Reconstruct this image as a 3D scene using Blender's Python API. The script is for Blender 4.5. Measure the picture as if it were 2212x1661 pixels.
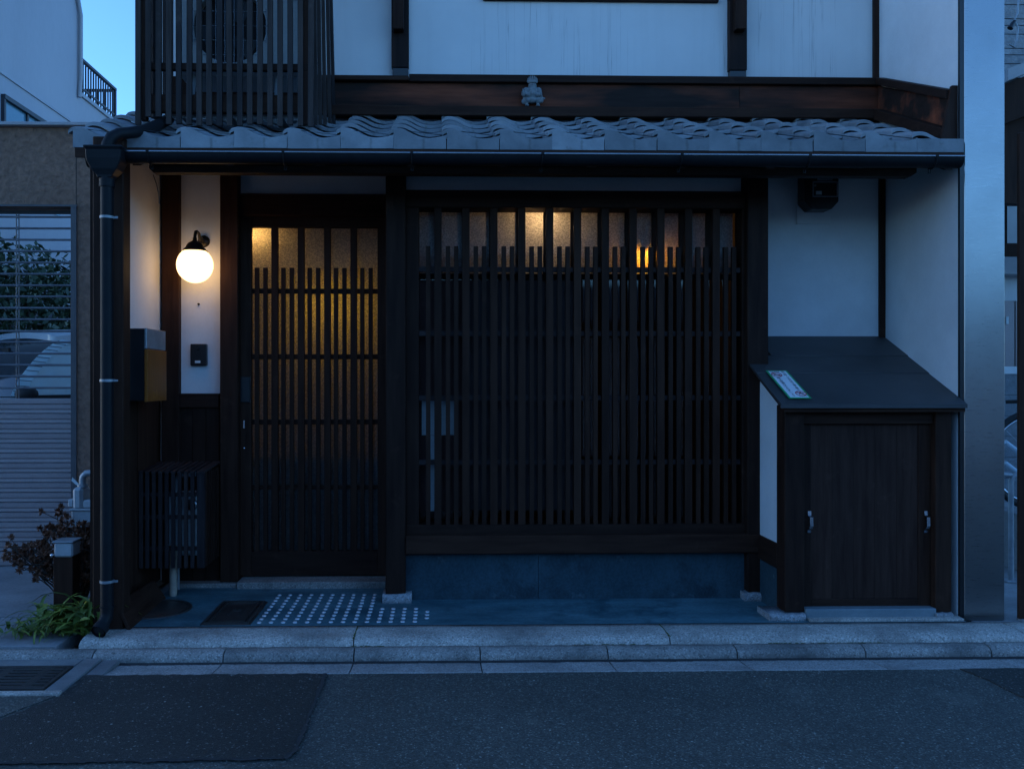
import bpy, bmesh, math, random
from mathutils import Vector, Matrix, noise as mnoise

random.seed(7)
for o in list(bpy.data.objects):
    bpy.data.objects.remove(o)
S = bpy.context.scene
COL = S.collection
R = math.radians

# ------------------------------------------------------------------ camera
CAMY, CH, F, VPX, PY = -4.9, 1.225, 1860.0, 950.0, 820.0
PHI = R(1.3)
PPX = VPX + F * math.tan(PHI)
cd = bpy.data.cameras.new("camera")
cam = bpy.data.objects.new("camera", cd)
COL.objects.link(cam)
cam.location = (0, CAMY, CH)
cam.rotation_euler = (R(90), 0, -PHI)
cd.sensor_width = 36.0
cd.lens = F / 2212.0 * 36.0
cd.shift_x = (1106.0 - PPX) / 2212.0
cd.shift_y = -(830.5 - PY) / 2212.0
cd.clip_start = 0.05
cd.clip_end = 2000
S.camera = cam

# ------------------------------------------------------------------ sky, sun, exposure
SUN_EL, SUN_AZ = R(9.0), R(-75)
world = bpy.data.worlds.new("World")
S.world = world
world.use_nodes = True
wn = world.node_tree
wn.nodes.clear()
w_out = wn.nodes.new("ShaderNodeOutputWorld")
w_bg = wn.nodes.new("ShaderNodeBackground")
w_sky = wn.nodes.new("ShaderNodeTexSky")
w_sky.sky_type = 'NISHITA'
w_sky.sun_disc = False
w_sky.sun_elevation = SUN_EL
w_sky.sun_rotation = SUN_AZ
w_sky.air_density = 0.8
w_sky.dust_density = 0.3
w_sky.ozone_density = 5.0
wn.links.new(w_sky.outputs[0], w_bg.inputs[0])
w_bg.inputs[1].default_value = 0.15
wn.links.new(w_bg.outputs[0], w_out.inputs[0])

sd = bpy.data.lights.new("sun", 'SUN')
sd.energy = 0.008
sd.angle = R(60)
sd.color = (1.0, 0.93, 0.86)
sun = bpy.data.objects.new("sun", sd)
COL.objects.link(sun)
sun_dir = Vector((math.sin(SUN_AZ) * math.cos(SUN_EL), math.cos(SUN_AZ) * math.cos(SUN_EL), math.sin(SUN_EL)))
sun.rotation_euler = sun_dir.to_track_quat('Z', 'Y').to_euler()
sun.location = (0, 8, 12)

S.view_settings.view_transform = 'Standard'
S.view_settings.look = 'None'
S.view_settings.gamma = 1
S.view_settings.use_curve_mapping = False
S.view_settings.exposure = 1.8
try:
    S.cycles.use_denoising = True
    S.cycles.max_bounces = 8
    S.cycles.diffuse_bounces = 4
    S.cycles.transparent_max_bounces = 16
    S.cycles.sample_clamp_indirect = 4.0
    S.cycles.caustics_reflective = False
    S.cycles.caustics_refractive = False
except Exception:
    pass

# ------------------------------------------------------------------ measuring helpers (photo measurements -> metres)
def fx(px, Y):
    u = (px - PPX) / F
    return (Y - CAMY) * (math.sin(PHI) + u * math.cos(PHI)) / (math.cos(PHI) - u * math.sin(PHI))

def fz(px, py, Y):
    u = (px - PPX) / F
    return CH + (PY - py) / F * (Y - CAMY) / (math.cos(PHI) - u * math.sin(PHI))

# ------------------------------------------------------------------ mesh helpers
W = {}

class MB:
    def __init__(self):
        self.v, self.f, self.sm = [], [], []

    def add(self, vs, fs, smooth=False):
        b = len(self.v)
        self.v += [Vector(p) for p in vs]
        for f in fs:
            self.f.append(tuple(i + b for i in f))
            self.sm.append(smooth)
        return self

    def box(self, x0, x1, y0, y1, z0, z1):
        if x0 > x1: x0, x1 = x1, x0
        if y0 > y1: y0, y1 = y1, y0
        if z0 > z1: z0, z1 = z1, z0
        return self.add([(x0, y0, z0), (x1, y0, z0), (x1, y1, z0), (x0, y1, z0),
                         (x0, y0, z1), (x1, y0, z1), (x1, y1, z1), (x0, y1, z1)],
                        [(0, 3, 2, 1), (4, 5, 6, 7), (0, 1, 5, 4), (1, 2, 6, 5), (2, 3, 7, 6), (3, 0, 4, 7)])

    def hexa(self, p):          # 8 points: bottom four then top four, ccw from above
        return self.add(p, [(0, 3, 2, 1), (4, 5, 6, 7), (0, 1, 5, 4), (1, 2, 6, 5), (2, 3, 7, 6), (3, 0, 4, 7)])

    def prism(self, poly, d):   # polygon (3d points) pushed along d
        n = len(poly)
        d = Vector(d)
        vs = [Vector(p) for p in poly] + [Vector(p) + d for p in poly]
        fs = [tuple(range(n - 1, -1, -1)), tuple(range(n, 2 * n))]
        fs += [(i, (i + 1) % n, n + (i + 1) % n, n + i) for i in range(n)]
        return self.add(vs, fs)

    def tube(self, pts, r, seg=10, cap=True, smooth=True):
        pts = [Vector(p) for p in pts]
        rs = r if isinstance(r, (list, tuple)) else [r] * len(pts)
        rings, prev = [], None
        for i, p in enumerate(pts):
            t = (pts[min(i + 1, len(pts) - 1)] - pts[max(i - 1, 0)]).normalized()
            if prev is None:
                a = Vector((0, 0, 1)) if abs(t.z) < 0.9 else Vector((1, 0, 0))
                n = t.cross(a).normalized()
            else:
                n = (prev - t * prev.dot(t)).normalized()
            prev = n
            b = t.cross(n)
            rings.append([p + (n * math.cos(2 * math.pi * k / seg) + b * math.sin(2 * math.pi * k / seg)) * rs[i] for k in range(seg)])
        vs = [q for ring in rings for q in ring]
        fs = []
        for i in range(len(pts) - 1):
            for k in range(seg):
                a, c = i * seg + k, i * seg + (k + 1) % seg
                fs.append((a, c, c + seg, a + seg))
        self.add(vs, fs, smooth)
        if cap:
            self.add(rings[0], [tuple(range(seg - 1, -1, -1))])
            self.add(rings[-1], [tuple(range(seg))])
        return self

    def lathe(self, prof, c, seg=24, smooth=True, axis='Z'):
        c = Vector(c)
        vs = []
        for r, h in prof:
            for k in range(seg):
                a = 2 * math.pi * k / seg
                if axis == 'Z':
                    vs.append(c + Vector((r * math.cos(a), r * math.sin(a), h)))
                elif axis == 'Y':
                    vs.append(c + Vector((r * math.cos(a), h, r * math.sin(a))))
                else:
                    vs.append(c + Vector((h, r * math.cos(a), r * math.sin(a))))
        fs = []
        for i in range(len(prof) - 1):
            for k in range(seg):
                a, b = i * seg + k, i * seg + (k + 1) % seg
                fs.append((a, b, b + seg, a + seg))
        return self.add(vs, fs, smooth)

    def ball(self, c, r, seg=16, rings=10, scale=(1, 1, 1)):
        vs, fs = [], []
        c = Vector(c)
        for i in range(rings + 1):
            th = math.pi * i / rings
            for k in range(seg):
                a = 2 * math.pi * k / seg
                vs.append(c + Vector((r * scale[0] * math.sin(th) * math.cos(a), r * scale[1] * math.sin(th) * math.sin(a), r * scale[2] * math.cos(th))))
        for i in range(rings):
            for k in range(seg):
                a, b = i * seg + k, i * seg + (k + 1) % seg
                fs.append((a, a + seg, b + seg, b))
        return self.add(vs, fs, True)

    def torus(self, c, Rr, r, seg=40, s2=8, axis='Y'):
        pts = []
        c = Vector(c)
        for k in range(seg):
            a = 2 * math.pi * k / seg
            d = Vector((math.cos(a), 0, math.sin(a)))
            for j in range(s2):
                b = 2 * math.pi * j / s2
                pts.append(c + d * (Rr + r * math.cos(b)) + Vector((0, r * math.sin(b), 0)))
        fs = [(k * s2 + j, ((k + 1) % seg) * s2 + j, ((k + 1) % seg) * s2 + (j + 1) % s2, k * s2 + (j + 1) % s2) for k in range(seg) for j in range(s2)]
        return self.add(pts, fs, True)

    def xf(self, M):
        self.v = [M @ p for p in self.v]
        return self

    def build(self, name, m, parent=None, origin=None, bevel=0.0, label=None):
        if origin is None:
            xs = [p.x for p in self.v]; ys = [p.y for p in self.v]; zs = [p.z for p in self.v]
            origin = Vector(((min(xs) + max(xs)) / 2, (min(ys) + max(ys)) / 2, min(zs)))
        origin = Vector(origin)
        me = bpy.data.meshes.new(name)
        me.from_pydata([p - origin for p in self.v], [], self.f)
        me.polygons.foreach_set("use_smooth", self.sm)
        if bevel > 0:
            bm = bmesh.new()
            bm.from_mesh(me)
            bmesh.ops.recalc_face_normals(bm, faces=bm.faces)
            es = [e for e in bm.edges if len(e.link_faces) == 2 and e.calc_face_angle(0) > 0.5]
            bmesh.ops.bevel(bm, geom=es, offset=bevel, segments=1, affect='EDGES', clamp_overlap=True)
            bm.to_mesh(me)
            bm.free()
        else:
            bm = bmesh.new()
            bm.from_mesh(me)
            bmesh.ops.recalc_face_normals(bm, faces=bm.faces)
            bm.to_mesh(me)
            bm.free()
        if m is not None:
            me.materials.append(m)
        me.update()
        o = bpy.data.objects.new(name, me)
        COL.objects.link(o)
        place(o, parent, origin)
        if label:
            o["label"] = label
        return o

def place(o, parent, wloc):
    wloc = Vector(wloc)
    W[o.name] = wloc
    if parent is not None:
        o.parent = parent
        o.location = wloc - W[parent.name]
    else:
        o.location = wloc

def dup(o, parent, wloc, rot=None, scale=None):
    c = o.copy()
    COL.objects.link(c)
    place(c, parent, wloc)
    if rot is not None:
        c.rotation_euler = rot
    if scale is not None:
        c.scale = scale
    return c

def tag(o, label=None, cat=None, group=None, kind=None):
    if label: o["label"] = label
    if cat: o["category"] = cat
    if group: o["group"] = group
    if kind: o["kind"] = kind
    return o

def thing(name, label, cat, loc, group=None, kind=None):
    o = bpy.data.objects.new(name, None)
    o.empty_display_size = 0.05
    COL.objects.link(o)
    place(o, None, loc)
    return tag(o, label, cat, group, kind)

def part_empty(name, parent, loc):
    o = bpy.data.objects.new(name, None)
    o.empty_display_size = 0.03
    COL.objects.link(o)
    place(o, parent, loc)
    return o

def bx(name, m, parent, x0, x1, y0, y1, z0, z1, bevel=0.0, label=None):
    return MB().box(x0, x1, y0, y1, z0, z1).build(name, m, parent, bevel=bevel, label=label)

# ------------------------------------------------------------------ materials
class NT:
    def __init__(self, name):
        self.m = bpy.data.materials.new(name)
        self.m.use_nodes = True
        self.t = self.m.node_tree
        self.t.nodes.clear()
        self.out = self.n("ShaderNodeOutputMaterial")

    def n(self, k, **kw):
        x = self.t.nodes.new(k)
        for a, b in kw.items():
            setattr(x, a, b)
        return x

    def l(self, a, b):
        self.t.links.new(a, b)

    def coords(self, stretch=(1, 1, 1), rand=True, world=False):
        if world:
            g = self.n("ShaderNodeNewGeometry")
            src = g.outputs["Position"]
        else:
            src = self.n("ShaderNodeTexCoord").outputs["Object"]
        mp = self.n("ShaderNodeMapping")
        mp.inputs["Scale"].default_value = stretch
        self.l(src, mp.inputs["Vector"])
        if rand and not world:
            oi = self.n("ShaderNodeObjectInfo")
            mm = self.n("ShaderNodeMath", operation='MULTIPLY')
            mm.inputs[1].default_value = 37.0
            self.l(oi.outputs["Random"], mm.inputs[0])
            ad = self.n("ShaderNodeVectorMath", operation='ADD')
            self.l(mp.outputs[0], ad.inputs[0])
            self.l(mm.outputs[0], ad.inputs[1])
            return ad.outputs[0]
        return mp.outputs[0]

    def noise(self, vec, scale, detail=6, rough=0.6):
        x = self.n("ShaderNodeTexNoise")
        x.inputs["Scale"].default_value = scale
        x.inputs["Detail"].default_value = detail
        x.inputs["Roughness"].default_value = rough
        self.l(vec, x.inputs["Vector"])
        return x.outputs["Fac"]

    def ramp(self, fac, stops):
        r = self.n("ShaderNodeValToRGB")
        e = r.color_ramp.elements
        while len(e) < len(stops):
            e.new(0.5)
        for i, (p, c) in enumerate(stops):
            e[i].position = p
            e[i].color = (c[0], c[1], c[2], 1) if isinstance(c, (tuple, list)) else (c, c, c, 1)
        self.l(fac, r.inputs[0])
        return r.outputs[0]

    def mix(self, fac, a, b, mode='MIX'):
        x = self.n("ShaderNodeMix", data_type='RGBA', blend_type=mode)
        for s, i in ((fac, 0), (a, 6), (b, 7)):
            if hasattr(s, "links"):
                self.l(s, x.inputs[i])
            elif i == 0:
                x.inputs[0].default_value = s
            else:
                x.inputs[i].default_value = (s[0], s[1], s[2], 1)
        return x.outputs[2]

    def bump(self, h, strength, dist=0.01, normal=None):
        b = self.n("ShaderNodeBump")
        b.inputs["Strength"].default_value = strength
        b.inputs["Distance"].default_value = dist
        self.l(h, b.inputs["Height"])
        if normal is not None:
            self.l(normal, b.inputs["Normal"])
        return b.outputs[0]

    def pbr(self, col, rough=0.6, metal=0.0, normal=None, spec=0.5, emis=None, aniso=0.0):
        p = self.n("ShaderNodeBsdfPrincipled")
        if hasattr(col, "links"): self.l(col, p.inputs["Base Color"])
        else: p.inputs["Base Color"].default_value = (col[0], col[1], col[2], 1)
        if hasattr(rough, "links"): self.l(rough, p.inputs["Roughness"])
        else: p.inputs["Roughness"].default_value = rough
        p.inputs["Metallic"].default_value = metal
        p.inputs["Specular IOR Level"].default_value = spec
        p.inputs["Anisotropic"].default_value = aniso
        if normal is not None: self.l(normal, p.inputs["Normal"])
        if emis:
            p.inputs["Emission Color"].default_value = (*emis[0], 1)
            p.inputs["Emission Strength"].default_value = emis[1]
        self.l(p.outputs[0], self.out.inputs[0])
        return p

def mottled(name, c1, c2, scale=4, rough=0.7, stretch=(1, 1, 1), bump=0.15, bscale=80, metal=0, spec=0.5, fine=0.15, world=False, dist=0.004):
    k = NT(name)
    v = k.coords(stretch, world=world)
    a = k.noise(v, scale)
    col = k.ramp(a, [(0.3, c1), (0.7, c2)])
    b = k.noise(v, bscale, 4)
    g = k.ramp(b, [(0.25, 1 - fine), (0.75, 1 + fine * 0)])
    col = k.mix(1.0, col, g, 'MULTIPLY')
    k.pbr(col, rough, metal, k.bump(b, bump, dist), spec)
    return k.m

def wood(name, c1, c2, axis='Z', rough=0.55, red=None):
    k = NT(name)
    st = {'X': (1.2, 14, 14), 'Y': (14, 1.2, 14), 'Z': (14, 14, 1.2)}[axis]
    v = k.coords(st)
    g = k.noise(v, 2.2, 8, 0.65)
    col = k.ramp(g, [(0.3, c1), (0.7, c2)])
    v2 = k.coords((1, 1, 1))
    if red:
        st2 = {'X': (0.9, 5, 4), 'Y': (5, 0.9, 4), 'Z': (5, 5, 0.9)}[axis]
        bl = k.noise(k.coords(st2), 1.7, 3, 0.5)
        col = k.mix(k.ramp(bl, [(0.42, 0.0), (0.72, 1.0)]), col, k.mix(1.0, red, k.ramp(g, [(0.3, 0.55), (0.7, 1.0)]), 'MULTIPLY'))
    oi = k.n("ShaderNodeObjectInfo")
    col = k.mix(1.0, col, k.ramp(oi.outputs["Random"], [(0, (0.72, 0.74, 0.78)), (1, (1.30, 1.22, 1.16))]), 'MULTIPLY')
    wear = k.noise(v2, 9, 5)
    col = k.mix(k.ramp(wear, [(0.62, 0.0), (0.8, 0.35)]), col, tuple(min(1, c * 2.6) for c in c2))
    k.pbr(col, max(rough, 0.62) if rough > 0.5 else rough, 0, k.bump(g, 0.35, 0.003), 0.12)
    return k.m

DARK1, DARK2 = (0.022, 0.0095, 0.0062), (0.052, 0.025, 0.016)
wood_v = wood("dark_wood_upright", DARK1, DARK2, 'Z')
wood_h = wood("dark_wood_level", DARK1, DARK2, 'X')
wood_d = wood("dark_wood_deep", DARK1, DARK2, 'Y')
wood_rail = wood("lighter_rail_wood", (0.035, 0.026, 0.026), (0.075, 0.056, 0.054), 'X')  # rail wood a step lighter than the slats
wood_red = wood("red_brown_wood", (0.05, 0.023, 0.014), (0.10, 0.045, 0.026), 'Z')
wood_fascia = wood("weathered_fascia_wood", (0.016, 0.011, 0.009), (0.035, 0.022, 0.018), 'X', red=(0.30, 0.082, 0.04))
wood_upper = wood("upper_post_wood", (0.018, 0.012, 0.010), (0.04, 0.024, 0.02), 'Z', red=(0.075, 0.036, 0.026))
wood_grey = wood("weathered_screen_wood", (0.024, 0.019, 0.018), (0.060, 0.047, 0.043), 'Z')
wood_cover = wood("cover_wood", (0.028, 0.019, 0.018), (0.065, 0.048, 0.046), 'Z')
wood_pale = wood("pale_wood", (0.32, 0.22, 0.12), (0.48, 0.34, 0.2), 'Z')
wood_orange = wood("varnished_wood", (0.30, 0.085, 0.016), (0.42, 0.13, 0.025), 'Z', rough=0.4)
wood_door = wood("storage_door_wood", (0.026, 0.012, 0.0085), (0.062, 0.033, 0.024), 'Z')

plaster = mottled("white_plaster", (0.66, 0.66, 0.655), (0.82, 0.82, 0.81), 2.2, 0.85, bump=0.16, bscale=90, fine=0.05)

def streaked():
    k = NT("streaked_plaster")
    v = k.coords(rand=False, world=True)
    a = k.noise(v, 1.1)
    col = k.ramp(a, [(0.3, (0.62, 0.62, 0.615)), (0.7, (0.74, 0.74, 0.73))])
    sep = k.n("ShaderNodeSeparateXYZ"); k.l(v, sep.inputs[0])
    # thin wandering rain streaks
    sv = k.coords((26, 1, 0.35), world=True)
    s = k.noise(sv, 1.0, 5, 0.55)
    line = k.ramp(s, [(0.488, 0.0), (0.5, 1.0), (0.512, 0.0)])
    zone = k.noise(k.coords((1.6, 1, 0.6), world=True), 1.3, 2)
    zf = k.ramp(zone, [(0.52, 0.0), (0.66, 1.0)])
    f = k.n("ShaderNodeMath", operation='MULTIPLY'); k.l(line, f.inputs[0]); k.l(zf, f.inputs[1])
    f2 = k.n("ShaderNodeMath", operation='MULTIPLY'); k.l(f.outputs[0], f2.inputs[0]); f2.inputs[1].default_value = 0.65
    col = k.mix(f2.outputs[0], col, (0.2, 0.2, 0.2))
    wash = k.noise(k.coords((9, 1, 0.5), world=True), 1.0, 4)
    col = k.mix(k.ramp(wash, [(0.5, 0.0), (0.8, 0.16)]), col, (0.35, 0.36, 0.36))
    b = k.noise(v, 150, 3)
    k.pbr(col, 0.85, 0, k.bump(b, 0.08, 0.003))
    return k.m
plaster_up = streaked()

def tile_mat():
    k = NT("smoked_clay_tile")
    v = k.coords()
    a = k.noise(v, 9, 6)
    col = k.ramp(a, [(0.3, (0.19, 0.20, 0.21)), (0.7, (0.31, 0.32, 0.33))])
    tc = k.n("ShaderNodeTexCoord")
    oi = k.n("ShaderNodeObjectInfo")
    col = k.mix(1.0, col, k.ramp(oi.outputs["Random"], [(0, 0.70), (0.5, 0.95), (1, 1.18)]), 'MULTIPLY')
    # grime in the drip line of the front face
    s = k.n("ShaderNodeSeparateXYZ"); k.l(tc.outputs["Object"], s.inputs[0])
    ax = k.n("ShaderNodeMath", operation='SUBTRACT'); k.l(s.outputs[0], ax.inputs[0]); ax.inputs[1].default_value = 0.122
    ab = k.n("ShaderNodeMath", operation='ABSOLUTE'); k.l(ax.outputs[0], ab.inputs[0])
    w = k.n("ShaderNodeMath", operation='ADD'); k.l(ab.outputs[0], w.inputs[0])
    wn_ = k.n("ShaderNodeMath", operation='MULTIPLY'); k.l(k.noise(v, 60, 3), wn_.inputs[0]); wn_.inputs[1].default_value = 0.022
    k.l(wn_.outputs[0], w.inputs[1])
    f = k.ramp(w.outputs[0], [(0.011, 1.0), (0.021, 0.0)])
    zz = k.ramp(s.outputs[2], [(0.0, 1.0), (0.002, 0.0)])
    below = k.n("ShaderNodeMath", operation='LESS_THAN'); k.l(s.outputs[2], below.inputs[0]); below.inputs[1].default_value = -0.004
    yy = k.n("ShaderNodeMath", operation='LESS_THAN'); k.l(s.outputs[1], yy.inputs[0]); yy.inputs[1].default_value = 0.003
    m1 = k.n("ShaderNodeMath", operation='MULTIPLY'); k.l(f, m1.inputs[0]); k.l(below.outputs[0], m1.inputs[1])
    m2 = k.n("ShaderNodeMath", operation='MULTIPLY'); k.l(m1.outputs[0], m2.inputs[0]); k.l(yy.outputs[0], m2.inputs[1])
    m3 = k.n("ShaderNodeMath", operation='MULTIPLY'); k.l(m2.outputs[0], m3.inputs[0]); m3.inputs[1].default_value = 0.4
    col = k.mix(m3.outputs[0], col, (0.05, 0.045, 0.03))
    dirt = k.noise(v, 24, 5)
    col = k.mix(k.ramp(dirt, [(0.6, 0.0), (0.75, 0.5)]), col, (0.12, 0.115, 0.10))
    k.pbr(col, k.ramp(a, [(0.3, 0.5), (0.7, 0.65)]), 0.0, k.bump(k.noise(v, 90, 4), 0.2, 0.003), 0.3)
    return k.m
tile = tile_mat()

def granite(name, base, rough=0.75, dark=(0.09, 0.085, 0.08), stain=0.5):
    k = NT(name)
    v = k.coords()
    vo = k.n("ShaderNodeTexVoronoi"); vo.inputs["Scale"].default_value = 170
    k.l(v, vo.inputs["Vector"])
    sep = k.n("ShaderNodeSeparateColor"); k.l(vo.outputs["Color"], sep.inputs[0])
    sp = k.ramp(sep.outputs[0], [(0.0, tuple(c * 0.45 for c in base)), (0.25, tuple(c * 0.85 for c in base)), (0.8, base), (1.0, tuple(min(1, c * 1.5) for c in base))])
    big = k.noise(v, 3.5, 5)
    col = k.mix(k.ramp(big, [(0.42, 0.0), (0.75, stain)]), sp, dark)
    rust = k.noise(v, 5.5, 3)
    col = k.mix(k.ramp(rust, [(0.62, 0.0), (0.8, 0.35)]), col, (0.25, 0.11, 0.05))
    h = k.noise(v, 120, 4)
    k.pbr(col, rough, 0, k.bump(h, 0.35, 0.004))
    return k.m
granite_pale = granite("pale_granite", (0.52, 0.465, 0.40), dark=(0.12, 0.11, 0.10), stain=0.75)
granite_grey = granite("grey_granite", (0.36, 0.325, 0.285), dark=(0.06, 0.058, 0.055), stain=0.85)
granite_rough = granite("rough_base_stone", (0.34, 0.34, 0.34))

def asphalt(name, base, bright=0.25, n_bright=0.93):
    k = NT(name)
    v = k.coords(world=True)
    vo = k.n("ShaderNodeTexVoronoi"); vo.inputs["Scale"].default_value = 170
    k.l(v, vo.inputs["Vector"])
    sep = k.n("ShaderNodeSeparateColor"); k.l(vo.outputs["Color"], sep.inputs[0])
    sp = k.ramp(sep.outputs[0], [(0.0, base * 0.55), (0.45, base * 0.85), (0.8, base * 1.2), (n_bright, base * 1.6), (1.0, bright)])
    vo2 = k.n("ShaderNodeTexVoronoi"); vo2.inputs["Scale"].default_value = 36
    k.l(v, vo2.inputs["Vector"])
    s2 = k.n("ShaderNodeSeparateColor"); k.l(vo2.outputs["Color"], s2.inputs[0])
    pick = k.ramp(s2.outputs[1], [(0.94, 0.0), (0.95, 1.0)])
    near = k.ramp(vo2.outputs["Distance"], [(0.10, 1.0), (0.2, 0.0)])
    pm = k.n("ShaderNodeMath", operation='MULTIPLY'); k.l(pick, pm.inputs[0]); k.l(near, pm.inputs[1])
    sp = k.mix(pm.outputs[0], sp, (0.4, 0.4, 0.4))
    big = k.noise(v, 1.1, 6)
    sp = k.mix(1.0, sp, k.ramp(big, [(0.25, 0.68), (0.75, 1.25)]), 'MULTIPLY')
    blot = k.noise(v, 2.6, 3)
    sp = k.mix(k.ramp(blot, [(0.62, 0.0), (0.8, 0.45)]), sp, (base * 2.4, base * 2.4, base * 2.4))
    sp = k.mix(1.0, sp, (1.0, 1.02, 0.88), 'MULTIPLY')
    oil = k.noise(v, 0.9, 5, 0.7)
    sp = k.mix(k.ramp(oil, [(0.58, 0.0), (0.72, 0.55)]), sp, (base * 0.45, base * 0.45, base * 0.42))
    hh = k.n("ShaderNodeMath", operation='ADD')
    k.l(vo.outputs["Distance"], hh.inputs[0]); k.l(k.noise(v, 220, 3), hh.inputs[1])
    k.pbr(sp, 0.72, 0, k.bump(hh.outputs[0], 0.6, 0.004), 0.45)
    return k.m
asphalt_old = asphalt("worn_asphalt", 0.080)
asphalt_new = asphalt("patched_asphalt", 0.030, 0.2, 0.96)
asphalt_pale = asphalt("pale_asphalt", 0.085)

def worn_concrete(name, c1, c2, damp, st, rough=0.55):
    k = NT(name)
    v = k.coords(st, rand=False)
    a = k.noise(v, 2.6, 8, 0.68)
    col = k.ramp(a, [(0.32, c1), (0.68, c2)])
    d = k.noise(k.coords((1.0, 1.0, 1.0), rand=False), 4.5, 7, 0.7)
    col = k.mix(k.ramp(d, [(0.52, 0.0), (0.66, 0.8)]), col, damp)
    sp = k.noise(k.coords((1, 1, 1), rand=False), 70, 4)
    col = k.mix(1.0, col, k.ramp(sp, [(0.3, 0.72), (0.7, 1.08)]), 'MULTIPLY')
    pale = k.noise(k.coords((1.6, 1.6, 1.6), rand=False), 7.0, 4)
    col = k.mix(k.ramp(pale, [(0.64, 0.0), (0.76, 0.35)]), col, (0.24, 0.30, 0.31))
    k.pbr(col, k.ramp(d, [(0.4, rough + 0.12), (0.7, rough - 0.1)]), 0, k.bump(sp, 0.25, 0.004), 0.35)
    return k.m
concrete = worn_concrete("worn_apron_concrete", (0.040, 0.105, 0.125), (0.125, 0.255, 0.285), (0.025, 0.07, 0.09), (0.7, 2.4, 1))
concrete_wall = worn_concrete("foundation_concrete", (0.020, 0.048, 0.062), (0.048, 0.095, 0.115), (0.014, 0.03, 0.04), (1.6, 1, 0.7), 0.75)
concrete_drive = mottled("driveway_concrete", (0.20, 0.20, 0.20), (0.36, 0.36, 0.36), 3, 0.85, bump=0.3, bscale=70, fine=0.3)
gutter_stone = granite("gutter_stone", (0.40, 0.375, 0.345), dark=(0.09, 0.085, 0.08), stain=0.6)
concrete_pale = mottled("gutter_concrete", (0.14, 0.14, 0.14), (0.30, 0.295, 0.285), 3.5, 0.8, stretch=(1, 1.6, 1), bump=0.4, bscale=160, fine=0.4)
joint_dark = mottled("dark_joint", (0.02, 0.02, 0.02), (0.04, 0.04, 0.04), 20, 0.9)
steel = None
def brushed():
    k = NT("brushed_steel")
    v = k.coords((6, 6, 160))
    a = k.noise(v, 3, 5)
    big = k.noise(k.coords((1, 1, 0.8)), 2.5, 4)
    col = k.ramp(big, [(0.3, (0.30, 0.292, 0.285)), (0.7, (0.36, 0.35, 0.342))])
    tg = k.n("ShaderNodeTangent", direction_type='RADIAL', axis='Z')
    p = k.pbr(col, k.ramp(a, [(0.3, 0.26), (0.7, 0.36)]), 1.0, k.bump(a, 0.03, 0.002), aniso=0.5)
    return k.m
steel = brushed()
chrome = mottled("bright_metal", (0.55, 0.56, 0.58), (0.68, 0.68, 0.7), 8, 0.25, metal=1, bump=0.02)
galv = mottled("galvanised_metal", (0.28, 0.30, 0.31), (0.42, 0.44, 0.46), 14, 0.5, metal=0.5, bump=0.05)
black_pl = mottled("black_plastic", (0.012, 0.012, 0.013), (0.02, 0.02, 0.021), 6, 0.32, bump=0.03)
gutter_m = mottled("dark_gutter_resin", (0.008, 0.0085, 0.010), (0.015, 0.016, 0.018), 5, 0.5, bump=0.05, spec=0.16)
rim_m = mottled("gutter_rim_highlight", (0.30, 0.31, 0.33), (0.36, 0.37, 0.39), 5, 0.2, bump=0.0, spec=0.8, metal=0.9)  # bright metal colour stands in for the sky highlight along the rim
roof_metal = mottled("dark_sheet_roof", (0.045, 0.042, 0.042), (0.075, 0.07, 0.07), 3, 0.5, bump=0.12, bscale=160, fine=0.2, metal=0.1)
iron = mottled("cast_iron", (0.045, 0.036, 0.032), (0.085, 0.07, 0.06), 12, 0.42, metal=0.3, bump=0.4, bscale=120)
lamp_metal = mottled("bronze_lamp_metal", (0.018, 0.014, 0.011), (0.03, 0.024, 0.018), 12, 0.4, metal=0.5, bump=0.05)
tan_stucco = mottled("tan_spray_stucco", (0.29, 0.165, 0.112), (0.37, 0.215, 0.15), 2, 0.9, bump=1.0, bscale=30, fine=0.45, dist=0.02)
coping_m = mottled("coping_metal", (0.34, 0.33, 0.34), (0.42, 0.41, 0.42), 3, 0.5)
shutter_m = mottled("shutter_slat_paint", (0.33, 0.26, 0.25), (0.40, 0.325, 0.315), 2, 0.45, bump=0.03, metal=0.2)
rail_grey = mottled("dark_grey_frame", (0.075, 0.07, 0.075), (0.11, 0.105, 0.11), 5, 0.5)
pipe_m = mottled("shutter_pipe_metal", (0.13, 0.125, 0.135), (0.20, 0.195, 0.205), 10, 0.4, metal=0.3, bump=0.02)
far_wall = mottled("far_painted_wall", (0.40, 0.385, 0.405), (0.47, 0.455, 0.475), 0.8, 0.85, stretch=(1, 1, 0.35), bump=0.2, bscale=30, fine=0.06)
rail_paint = mottled("dark_rail_paint", (0.02, 0.022, 0.028), (0.035, 0.036, 0.042), 8, 0.5)
grey_box_m = mottled("grey_meter_paint", (0.40, 0.42, 0.42), (0.50, 0.52, 0.52), 5, 0.5, bump=0.05)
ac_white = mottled("appliance_white", (0.58, 0.59, 0.58), (0.68, 0.69, 0.68), 3, 0.45, bump=0.02)
void_m = mottled("fan_recess_black", (0.008, 0.008, 0.009), (0.014, 0.014, 0.015), 3, 0.8)
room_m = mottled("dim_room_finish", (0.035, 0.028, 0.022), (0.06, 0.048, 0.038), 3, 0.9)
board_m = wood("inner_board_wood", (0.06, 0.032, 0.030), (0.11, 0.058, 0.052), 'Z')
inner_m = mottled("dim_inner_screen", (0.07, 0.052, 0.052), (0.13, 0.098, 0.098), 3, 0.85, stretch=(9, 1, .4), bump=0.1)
paper = mottled("white_paper", (0.66, 0.72, 0.72), (0.74, 0.79, 0.79), 5, 0.8, bump=0.02)
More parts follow.
